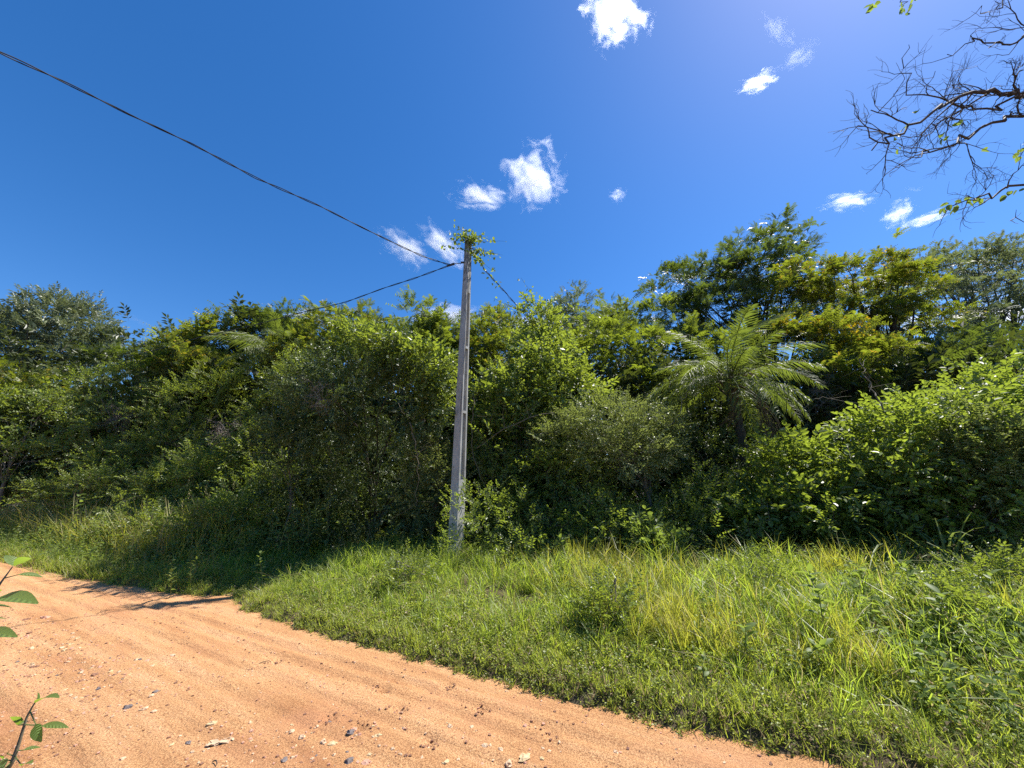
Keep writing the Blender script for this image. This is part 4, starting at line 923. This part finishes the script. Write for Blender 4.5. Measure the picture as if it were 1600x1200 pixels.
# ------------------------------------------------------------------ strap-leaved clumps (each long leaf a part)
def strap_mesh(L, w, b, seed):
    rg = np.random.default_rng(seed); mb = MB(); n = 8; f = np.linspace(0, 1, n)
    x = L * b * f ** 1.8; z = L * (f * (1 - .1 * b) - .62 * b * f ** 3); y = rg.normal(0, .03) * L * f * f
    ww = w * (np.sin(np.pi * np.clip(f * .85 + .12, 0, 1)) ** .7)
    V = []
    for k in range(n): V += [(x[k], y[k] - ww[k], z[k] + ww[k] * .35), (x[k], y[k], z[k]), (x[k], y[k] + ww[k], z[k] + ww[k] * .35)]
    q = []
    for k in range(n - 1): q += [(3 * k, 3 * k + 1, 3 * k + 4, 3 * k + 3), (3 * k + 1, 3 * k + 2, 3 * k + 5, 3 * k + 4)]
    mb.add(V, q); return mb.mesh('long_leaf', M['strap'], True)
SM = [strap_mesh(.95, .011, b, k) for k, b in enumerate((.25, .45, .6, .8, .95, 1.05))]
def strap_clump(px, py, Yv, n, sc_, label, group=None, seed=0, tilt=.35):
    rg = np.random.default_rng(seed); p = at(px, py, Yv); p[2] = height(p[0], p[1]) - .02
    t = empty('strap_leaved_plant', tuple(p), label, 'plant', group)
    for k in range(n):
        o = link('long_leaf', SM[rg.integers(6)], t, tuple(rg.normal(0, .06, 2) * sc_) + (0,)); o.rotation_euler = (rg.normal(0, .12), rg.normal(.1, tilt * .5), k * 2.4 + rg.normal(0, .3))
        s = sc_ * rg.uniform(.6, 1.2); o.scale = (s, s * 1.1, s)
strap_clump(1395, 855, 6.1, 38, 1.15, 'clump of long arching grey-green strap leaves before the big right-hand bush', seed=1)
strap_clump(1480, 860, 5.6, 34, 1.0, 'flatter strap-leaved clump right of the larger one, leaves bent over', seed=2, tilt=.9)
strap_clump(810, 845, 7.9, 26, .95, 'dark upright strap-leaved clump just right of the pole', seed=3)
strap_clump(742, 845, 7.6, 10, .6, 'few short blade leaves at the foot of the pole', seed=4)
strap_clump(1210, 845, 7.3, 26, .95, 'strap-leaved clump in shade below the palm', seed=5)
strap_clump(770, 945, 5.2, 12, .35, 'small light grass-like rosette in the middle of the verge', seed=6)
strap_clump(905, 900, 6.0, 16, .5, 'feathery young palm-like clump in the verge right of centre', seed=7)

# ------------------------------------------------------------------ broad-leaved weeds (leaves are parts)
def big_leaf(L, W, seed, mat='weed'):
    rg = np.random.default_rng(seed); mb = MB(); n = 7; f = np.linspace(0, 1, n); ww = W / 2 * np.sin(np.pi * f ** .8) ** .8; ww[0] = .0015; ww[-1] = .001
    dr = rg.uniform(.1, .35); V = []
    for k in range(n):
        z = L * (.12 * f[k] - dr * f[k] ** 2); V += [(L * f[k], -ww[k], z + ww[k] * .3), (L * f[k], 0, z), (L * f[k], ww[k], z + ww[k] * .3)]
    q = []
    for k in range(n - 1): q += [(3 * k, 3 * k + 1, 3 * k + 4, 3 * k + 3), (3 * k + 1, 3 * k + 2, 3 * k + 5, 3 * k + 4)]
    mb.add(V, q); return mb.mesh('leaf', M[mat], True)
BL = [big_leaf(.13, .062, k) for k in range(4)]
def broad_weed(px, py, Yv, n, h, sc_, label, seed, group=None, yl=1.0):
    rg = np.random.default_rng(seed); p = at(px, py, Yv); p[2] = height(p[0], p[1]) - .01
    t = empty('broad_leaved_weed', tuple(p), label, 'plant', group)
    P = limb_path((0, 0, 0), (rg.normal(0, .08), rg.normal(0, .08), h), rg, 6); mb = MB(); mb.tube(P, np.linspace(.006, .002, 6), 5); mb.build('stem', M['greenstem'], t, smooth=True)
    for k in range(n):
        f = .25 + .75 * (k + 1) / n; q = [float(np.interp(f * 5, np.arange(6), P[:, c])) for c in range(3)]
        o = link('leaf', BL[k % 4], t, tuple(q)); o.rotation_euler = (rg.normal(0, .3), -rg.uniform(.0, 1.0) * (.4 + f * .6), k * 2.4 + rg.normal(0, .3)); s = sc_ * rg.uniform(.7, 1.15); o.scale = (s, s, s)
broad_weed(1290, 1010, 4.0, 16, .62, .95, 'tall broad-leaved weed with pale shining upper leaves', 1)
broad_weed(1165, 1035, 3.75, 11, .32, .85, 'low bright broad-leaved weed in the middle of the right-hand grass', 2)
broad_weed(1240, 1050, 3.7, 9, .25, .8, 'low weed between the bright one and the tall pale one', 3)
broad_weed(1440, 960, 4.6, 14, .5, .9, 'dark-leaved weed against the yellow grass', 4)
broad_weed(1490, 1030, 4.0, 15, .45, .9, 'spreading weed with large silvery leaves near the right edge', 5)
broad_weed(1105, 1075, 3.45, 6, .22, .7, 'small two-leaved weed near the road edge', 6)
broad_weed(985, 985, 4.5, 12, .42, .75, 'slim leafy weed in front of the young palm-like clump', 7)
broad_weed(1570, 960, 4.6, 14, .4, .95, 'broad-leaved weed at the right picture edge', 8)
broad_weed(137, 890, 8.2, 9, .38, 1.0, 'yellow-green weed by the road at far left', 9)
broad_weed(412, 905, 6.9, 10, .55, .7, 'thin upright weed at the mouth of the shaded gap', 10)
broad_weed(690, 850, 7.5, 8, .55, 1.3, 'weed with bright fern-like leaves leaning on the pole foot', 11)
broad_weed(115, 790, 10.5, 20, 1.35, 1.0, 'tall leafy weed standing above the seed grass at far left', 12)
broad_weed(265, 925, 6.6, 12, .5, .65, 'pale-leaved weed at the shaded road edge', 13)
broad_weed(300, 915, 6.9, 12, .5, .6, 'second pale-leaved weed, further from the road edge', 14)
broad_weed(885, 865, 7.0, 12, .5, 1.0, 'leafy weed between the pole and the rounded leafy plant', 15)

# ------------------------------------------------------------------ saplings close to the camera, lower left
def veined():
    m = leaf_mat('near_leaf', (.09, .16, .04), (.15, .23, .065), (.44, .62, .06), .46, .42, .5)
    ns, L = m.node_tree.nodes, m.node_tree.links; p = [n for n in ns if n.type == 'BSDF_PRINCIPLED'][0]
    tc = N(ns, 'TexCoord'); sx = N(ns, 'SeparateXYZ'); L.new(tc.outputs['Object'], sx.inputs[0])
    ab = N(ns, 'Math', operation='ABSOLUTE'); L.new(sx.outputs[1], ab.inputs[0])
    ma = N(ns, 'Math', operation='MULTIPLY_ADD'); ma.inputs[1].default_value = -.9; L.new(ab.outputs[0], ma.inputs[0]); L.new(sx.outputs[0], ma.inputs[2])
    sn = N(ns, 'Math', operation='MULTIPLY'); sn.inputs[1].default_value = 700; L.new(ma.outputs[0], sn.inputs[0])
    si = N(ns, 'Math', operation='SINE'); L.new(sn.outputs[0], si.inputs[0])
    bp = N(ns, 'Bump', Strength=.6, Distance=.0015); L.new(si.outputs[0], bp.inputs['Height']); L.new(bp.outputs[0], p.inputs['Normal'])
    return m
M['near'] = veined()
NL = [big_leaf(.070, .021, 40 + k, 'near') for k in range(4)]
def near_sapling(path, leaves, label):
    P = np.array([at(*p) for p in path]); o0 = np.array((P[0][0], P[0][1], float(height(P[0][0], P[0][1]))))
    gr = np.array((P[0][0] - .08, P[0][1] + .02, max(0, o0[2]) - .02)); P = np.vstack((gr, P)); t = empty('sapling', tuple(gr), label, 'sapling')
    f = np.linspace(0, len(P) - 1, 24); Q = np.stack([np.interp(f, np.arange(len(P)), P[:, c]) for c in range(3)], -1) - gr
    mb = MB(); mb.tube(Q, np.linspace(.006, .0012, 24), 6); mb.build('stem', M['twig'], t, smooth=True)
    for (bx, by, ex, ey, Yv, k, s) in leaves:
        a = at(bx, by, Yv); b = at(ex, ey, Yv + random.uniform(-.03, .03)); d = b - a; L_ = np.linalg.norm(d)
        o = link('leaf', NL[k % 4], t, tuple(a - gr)); X_ = Vector(d).normalized(); up_ = Vector((random.uniform(-.2, .2), -.5 + .5 * (k % 3), 1)); Y_ = up_.cross(X_).normalized(); Z_ = X_.cross(Y_)
        o.rotation_mode = 'QUATERNION'; o.rotation_quaternion = Matrix((X_, Y_, Z_)).transposed().to_quaternion(); c_ = L_ / .07; o.scale = (c_, c_ * s, c_)
        j = int(np.argmin(((Q + gr - a) ** 2).sum(1)))
        if np.linalg.norm(Q[j] + gr - a) > .006: pb = MB(); pb.tube([Q[j], a - gr], [.0014, .0009], 4); pb.build('leaf_stalk', M['greenstem'], t)
near_sapling([(-80, 1290, .98), (18, 1195, 1.0), (30, 1160, 1.0), (42, 1120, 1.0), (56, 1095, 1.0)],
             [(56, 1098, 92, 1078, 1.0, 1, 1.1), (58, 1096, 62, 1080, 1.0, 2, 1.2), (56, 1132, 60, 1158, .98, 0, 1.5), (66, 1134, 107, 1133, 1.0, 3, 1.0), (28, 1133, 22, 1112, 1.0, 1, 1.4), (29, 1133, 45, 1122, 1.0, 2, 1.4),
              (36, 1172, 64, 1165, 1.0, 0, 1.2), (4, 1186, -6, 1176, 1.0, 2, 1.5), (34, 1196, 50, 1186, .98, 1, 1.8), (4, 1202, -14, 1192, .98, 3, 1.4), (12, 1178, 18, 1168, 1.0, 0, 1.3)], 'leafy sapling in the lower left corner in front of the road')
near_sapling([(-140, 1200, 1.0), (-60, 1010, 1.05), (0, 912, 1.1), (20, 885, 1.12)],
             [(20, 884, 12, 862, 1.12, 1, 1.4), (22, 884, 52, 864, 1.12, 2, 1.0), (28, 898, 68, 898, 1.1, 0, 1.1), (-2, 934, 56, 934, 1.1, 3, 1.1), (-30, 950, 20, 942, 1.08, 1, 1.4), (-20, 930, 6, 916, 1.1, 2, 1.2),
              (-30, 992, 22, 986, 1.06, 0, 1.0), (-20, 968, 12, 964, 1.08, 3, .9), (-40, 1000, 10, 1030, 1.05, 1, .5)], 'upper sapling leaning in from the left picture edge')

# ------------------------------------------------------------------ stones
def stone_mesh(seed, mat):
    rg = np.random.default_rng(seed); n1_, n2_ = 6, 9; V = []; sx_, sy_, sz_ = rg.uniform(.8, 1.3), rg.uniform(.6, .95), rg.uniform(.38, .65)
    for i_ in range(n1_ + 1):
        th = math.pi * i_ / n1_
        for j_ in range(n2_):
            ph = 2 * math.pi * j_ / n2_; r_ = 1 + .42 * (vnoise(3 * math.cos(ph) * math.sin(th) + seed * 7, 3 * math.sin(ph) * math.sin(th) + 2 * math.cos(th) + 5) - .5) * 2
            V.append((sx_ * r_ * math.sin(th) * math.cos(ph), sy_ * r_ * math.sin(th) * math.sin(ph), sz_ * r_ * math.cos(th)))
    q = [(i_ * n2_ + j_, i_ * n2_ + (j_ + 1) % n2_, (i_ + 1) * n2_ + (j_ + 1) % n2_, (i_ + 1) * n2_ + j_) for i_ in range(n1_) for j_ in range(n2_)]
    return quad_mesh('stone', np.array(V), np.array(q), np.zeros(len(q), int), mat, False)
STN = {'pale': rough_mat('pale_stone', (.42, .27, .16), (.64, .47, .31), 1.6, .8, .3), 'pink': rough_mat('pinkish_stone', (.40, .20, .13), (.58, .34, .24), 1.6, .8, .3),
       'dark': rough_mat('dark_stone', (.10, .08, .075), (.20, .17, .16), 1.6, .7, .3), 'yellow': rough_mat('yellow_stone', (.42, .30, .15), (.60, .46, .27), 1.6, .8, .3),
       'brown': rough_mat('brown_stone', (.16, .075, .045), (.30, .16, .10), 1.6, .85, .3)}
SMESH = {k: [stone_mesh(11 * j + len(k), m_) for j in range(3)] for k, m_ in STN.items()}
def stone(px, py, kind, rpx, label, group=None, j=0):
    p = on_ground(px, py); p[2] = float(road_h(p[0], p[1])); r_ = .80 * rpx * (p[1] / ray(px, py)[1]) / FPX / 1.05
    o = link('stone', SMESH[kind][j % 3], None, (p[0], p[1], p[2] + r_ * .05)); o.scale = (r_, r_, r_); o.rotation_euler = (random.uniform(-.2, .2), random.uniform(-.2, .2), random.uniform(0, 6.3))
    tag(o, label, 'stone', group)
single = [(703, 1139, 'pale', 6, 'white flat pebble alone in the sand right of the stone cluster'), (514, 1126, 'dark', 7, 'dark stone half sunk beside a hoof print'), (455, 1148, 'pale', 8, 'pale rounded pebble left of the hoof print'),
          (471, 1156, 'pale', 7, 'light pebble touching the pale rounded one on its right'), (330, 1137, 'yellow', 8, 'tan oval stone on the left half of the road'), (293, 1164, 'dark', 7, 'blue-grey pebble left of the white scrap'),
          (199, 1108, 'dark', 8, 'dark grey pebble beside two whitish ones'), (224, 1110, 'pale', 7, 'whitish pebble right of the dark grey one'), (240, 1113, 'pale', 7, 'second whitish pebble in a row with the dark grey one'),
          (545, 1193, 'dark', 9, 'dark stone at the bottom edge of the road view'), (572, 1194, 'pink', 8, 'pink stone right of the dark stone at the bottom'), (520, 1165, 'yellow', 7, 'tan pebble above the bottom cluster'),
          (505, 1163, 'pale', 7, 'pale pebble left of the tan pebble above the bottom cluster'), (444, 1192, 'dark', 7, 'small dark cube-like stone at the bottom left of centre'), (820, 1189, 'yellow', 11, 'flat pale yellow stone at the bottom of the road'),
          (795, 1195, 'pale', 9, 'pale stone left of the flat yellow one'), (758, 1170, 'pale', 6, 'round pebble above the flat yellow stone'), (782, 1175, 'pale', 6, 'small white pebble between two others near the bottom'),
          (547, 1151, 'dark', 8, 'dark flat stone under the twin pebbles'), (553, 1139, 'pink', 6, 'pink pebble of the twin pair'), (590, 1153, 'yellow', 6, 'yellowish pebble right of the twin pair'), (698, 1194, 'yellow', 7, 'tan long pebble near the bottom centre'),
          (70, 967, 'pink', 7, 'angular pink lump of earth on the far side of the gravel'), (42, 970, 'brown', 6, 'brown lump beside the angular pink one'), (148, 1055, 'brown', 6, 'reddish brown stone in the gravel band'),
          (270, 1028, 'pale', 5, 'small white stone alone in the middle of the road'), (242, 1085, 'dark', 6, 'long dark sliver of stone on the left road'), (100, 1018, 'yellow', 6, 'yellow clod in the gravel band'), (268, 1167, 'yellow', 5, 'tan pebble left of the blue-grey one'),
          (300, 1178, 'pale', 5, 'ring-like pale pebble under the blue-grey one'), (190, 1190, 'pale', 6, 'pale sliver at the bottom left'), (671, 1108, 'brown', 4, 'brown crumb beside the upper hoof print'), (858, 1176, 'pale', 5, 'white pebble nearest the grass at the bottom'),
          (962, 1177, 'pale', 6, 'pale pebble out alone to the right, near the grass edge'), (627, 1115, 'pale', 6, 'light pebble inside the lower hoof print')]
for k, (a, b, c, d, e_) in enumerate(single): stone(a, b, c, d, e_, None, k)
rng = np.random.default_rng(44)
adj = {'pale': 'small whitish', 'pink': 'small pinkish', 'dark': 'small dark grey', 'yellow': 'small tan', 'brown': 'small reddish brown'}
zones = (((20, 130), (985, 1060), 34, 'pebble in the reddish gravel band on the left side of the road', 'pebbles in the gravel band'),
         ((100, 260), (1030, 1110), 34, 'pebble along the tail of the gravel band', 'pebbles along the tail of the band'),
         ((380, 620), (1130, 1198), 46, 'pebble in the loose cluster at the bottom of the road', 'pebbles in the bottom cluster'),
         ((620, 900), (1120, 1198), 22, 'pebble scattered on the sand right of the bottom cluster', 'pebbles scattered on the sand'))
for (xa, xb), (ya, yb), n, lab, grp in zones:
    for k in range(n):
        kd = rng.choice(['pale', 'pink', 'dark', 'yellow', 'brown'], p=[.34, .28, .1, .14, .14]); stone(rng.uniform(xa, xb), rng.uniform(ya, yb), str(kd), rng.uniform(2.0, 4.8), adj[str(kd)] + ' ' + lab, grp, k)
# fine gravel and crumbs of earth
for kind, n, lo, hi in (('pale', 1500, .0025, .010), ('pink', 1900, .0025, .011), ('brown', 1700, .003, .012)):
    t8 = []
    for j in range(3):
        a = rng.uniform(.7, 1.3, (8, 1)); c8 = np.array([(x_, y_, z_) for z_ in (-.5, .5) for x_, y_ in ((-1, -1), (1, -1), (1, 1), (-1, 1))], float) * a; t8.append((c8 * (.8, .7, 1), np.array(((0, 3, 2, 1), (4, 5, 6, 7), (0, 1, 5, 4), (1, 2, 6, 5), (2, 3, 7, 6), (3, 0, 4, 7))), np.zeros(6, int)))
    s = rng.uniform(-2.5, 9, n * 3); t = rng.uniform(.6, 3.3, n * 3); x, y = s * SD[0] + t * ND[0], s * SD[1] + t * ND[1]
    band = np.exp(-((t - 1.25 - .03 * s) / .5) ** 2); keep = rng.random(n * 3) < (.22 + .78 * band * (fbm(x * 1.2, y * 1.2, 3) > .42)); x, y = x[keep], y[keep]
    if kind == 'brown':
        for hx, hy in hoof: x = np.r_[x, hx + rng.normal(0, .05, 26)]; y = np.r_[y, hy + rng.normal(0, .04, 26)]
    m_ = len(x); mb = MB(); scatter(mb, t8, np.stack((x, y, road_h(x, y) + .001), -1), frames(rng.normal(0, 1, (m_, 3)) * (1, 1, .2), rng=rng), lo + (hi - lo) * rng.random(m_) ** 2.5, rng)
    tag(mb.build('gravel', STN[kind]), kind='stuff')
# crumpled pale scrap and a curved twig
mb = MB(); p = on_ground(345, 1163); n_ = 9
gx, gy = np.meshgrid(np.linspace(-.075, .075, n_), np.linspace(-.03, .03, 5)); rr = np.random.default_rng(2)
gz = .012 + .012 * rr.random(gx.shape); gy = gy * (.6 + .6 * rr.random(gy.shape)) + .02 * np.sin(gx * 30)
V = np.stack((gx, gy, gz), -1).reshape(-1, 3); i = np.arange(4)[:, None] * n_ + np.arange(n_ - 1)[None]
fm = np.stack((i, i + 1, i + n_ + 1, i + n_), -1).reshape(-1, 4); mb.add(V, fm[rr.random(len(fm)) > .2]); V2 = V.copy(); V2[:, 2] -= .006; 
mb.add(V2, fm[:, ::-1]); o = mb.build('bark_flake', STN['pale'], loc=(p[0], p[1], .0)); tag(o, 'ragged pale flake of dry husk lying at the bottom left of the road', 'husk')
mb = MB(); p = on_ground(337, 1194); f = np.linspace(0, 1, 6); mb.tube(np.stack((.05 * f, -.035 * f ** 2, .014 + .008 * np.sin(f * 3)), -1), [.003, .004, .004, .003, .003, .002], 5)
tag(mb.build('twig', M['barkdark'], loc=(p[0] - .02, p[1], 0)), 'short curved dark twig below the pale husk', 'twig')
mb = MB(); p = on_ground(410, 1038); mb.tube([(-.03, -.03, .012), (0, 0, .02), (.04, .045, .016)], [.003, .0035, .002], 5)
tag(mb.build('twig', M['barkdark'], loc=(p[0], p[1], 0)), 'straight thin twig in the wheel tracks mid-road', 'twig')

# ------------------------------------------------------------------ clouds
def cloud_mat(name, dens, scale, thr):
    m, ns, L = newmat(name); tc = N(ns, 'TexCoord')
    sub = N(ns, 'VectorMath', operation='LENGTH'); L.new(tc.outputs['Object'], sub.inputs[0])
    nz = N(ns, 'TexNoise', Scale=scale, Detail=4.0, Roughness=.6, Distortion=.6); oi = N(ns, 'ObjectInfo')
    ad = N(ns, 'VectorMath', operation='ADD'); L.new(tc.outputs['Object'], ad.inputs[0])
    sc3 = N(ns, 'VectorMath', operation='SCALE'); L.new(oi.outputs['Location'], sc3.inputs[0]); sc3.inputs['Scale'].default_value = .013; L.new(sc3.outputs[0], ad.inputs[1])
    L.new(ad.outputs[0], nz.inputs['Vector'])
    nm = N(ns, 'Math', operation='MULTIPLY'); nm.inputs[1].default_value = 2.7; L.new(nz.outputs[0], nm.inputs[0])
    a = N(ns, 'Math', operation='MULTIPLY_ADD'); a.inputs[1].default_value = -1.15; L.new(sub.outputs['Value'], a.inputs[0]); L.new(nm.outputs[0], a.inputs[2])
    mr = N(ns, 'MapRange'); mr.inputs[1].default_value = thr; mr.inputs[2].default_value = thr + .55; mr.inputs[3].default_value = 0; mr.inputs[4].default_value = dens; L.new(a.outputs[0], mr.inputs[0])
    v = N(ns, 'VolumePrincipled'); v.inputs['Color'].default_value = (.84, .85, .87, 1); v.inputs['Anisotropy'].default_value = .6; L.new(mr.outputs[0], v.inputs['Density'])
    o = N(ns, 'OutputMaterial'); L.new(v.outputs[0], o.inputs['Volume']); return m
CM = {'thick': cloud_mat('cloud_thick', .030, 2.6, .80), 'thin': cloud_mat('cloud_thin', .0028, 2.8, .85)}
def ball(n1_=8, n2_=12):
    V = [(math.sin(math.pi * i_ / n1_) * math.cos(2 * math.pi * j_ / n2_), math.sin(math.pi * i_ / n1_) * math.sin(2 * math.pi * j_ / n2_), math.cos(math.pi * i_ / n1_)) for i_ in range(n1_ + 1) for j_ in range(n2_)]
    q = [(i_ * n2_ + j_, (i_ + 1) * n2_ + j_, (i_ + 1) * n2_ + (j_ + 1) % n2_, i_ * n2_ + (j_ + 1) % n2_) for i_ in range(n1_) for j_ in range(n2_)]
    return np.array(V), np.array(q)
bv, bq = ball()
CMESH = {k: quad_mesh('cloud', bv, bq, np.zeros(len(bq), int), m_) for k, m_ in CM.items()}
def cloud(px, py, rx, rz, ang, kind, label):
    k = 1500.0; d = np.array(ray(px, py)); p = d * k + (0, 0, CAM_H); s = k / FPX
    o = link('cloud', CMESH[kind], None, tuple(p)); tag(o, label, 'cloud')
    X_ = Vector((1, 0, 0)); Yv = Vector(d).normalized(); X_ = (X_ - Yv * X_.dot(Yv)).normalized(); Z_ = X_.cross(Yv)
    q = Matrix((X_, Yv, Z_)).transposed().to_quaternion() @ Matrix.Rotation(R(ang), 3, 'Y').to_quaternion()
    o.rotation_mode = 'QUATERNION'; o.rotation_quaternion = q; o.scale = (rx * s * 1.55, (rx + rz) * .6 * s, rz * s * 1.55)
for a in ((960, 18, 52, 40, 20, 'thick', 'bright ragged cloud cut off by the top of the picture'), (835, 278, 46, 44, 30, 'thick', 'largest white cloud above and right of the pole'),
          (752, 308, 40, 20, 10, 'thick', 'small wide cloud left of the largest cloud'), (965, 304, 13, 11, 0, 'thick', 'tiny round cloud right of the largest cloud'),
          (634, 386, 40, 24, 38, 'thick', 'slanting cloud behind the left cable near the pole'), (694, 384, 40, 20, 45, 'thick', 'slanting cloud directly left of the pole top'),
          (1184, 130, 25, 14, -20, 'thick', 'small cloud high on the right between pole and bare boughs'), (1327, 315, 30, 14, -10, 'thick', 'flat little cloud below the bare boughs'),
          (1404, 334, 16, 20, 20, 'thick', 'small upright cloud, middle one below the bare boughs'), (1444, 343, 26, 10, -28, 'thick', 'slanting little cloud right of the upright one'),
          (1430, 296, 16, 4, 0, 'thin', 'faint streak above the upright little cloud'), (173, 503, 22, 7, 10, 'thin', 'faint wisp touching the rounded far tree'), (217, 502, 26, 8, 32, 'thin', 'slanting wisp right of the rounded far tree'),
          (490, 495, 44, 16, 0, 'thick', 'low cloud showing behind the far cable and treetops'), (700, 495, 60, 18, 0, 'thick', 'low cloud behind the treetops at the pole'),
          (830, 510, 50, 20, 0, 'thick', 'low cloud glimpsed through leaves right of the pole'), (1590, 490, 60, 30, 0, 'thick', 'low cloud glimpsed through branches at the right edge'),
          (1215, 48, 30, 14, 30, 'thin', 'faint puff high on the right'), (1250, 88, 26, 18, -30, 'thin', 'faint puff below the higher faint one'), (1400, 500, 50, 14, 0, 'thick', 'low cloud glimpsed under the flowering tree')):
    cloud(*a)
tris = sum(len(m_.polygons) * 2 for m_ in bpy.data.meshes if m_.users)
print('TRIS', tris, {o.name: len(o.data.polygons) * 2 for o in bpy.data.objects if o.type == 'MESH' and len(o.data.polygons) > 60000})
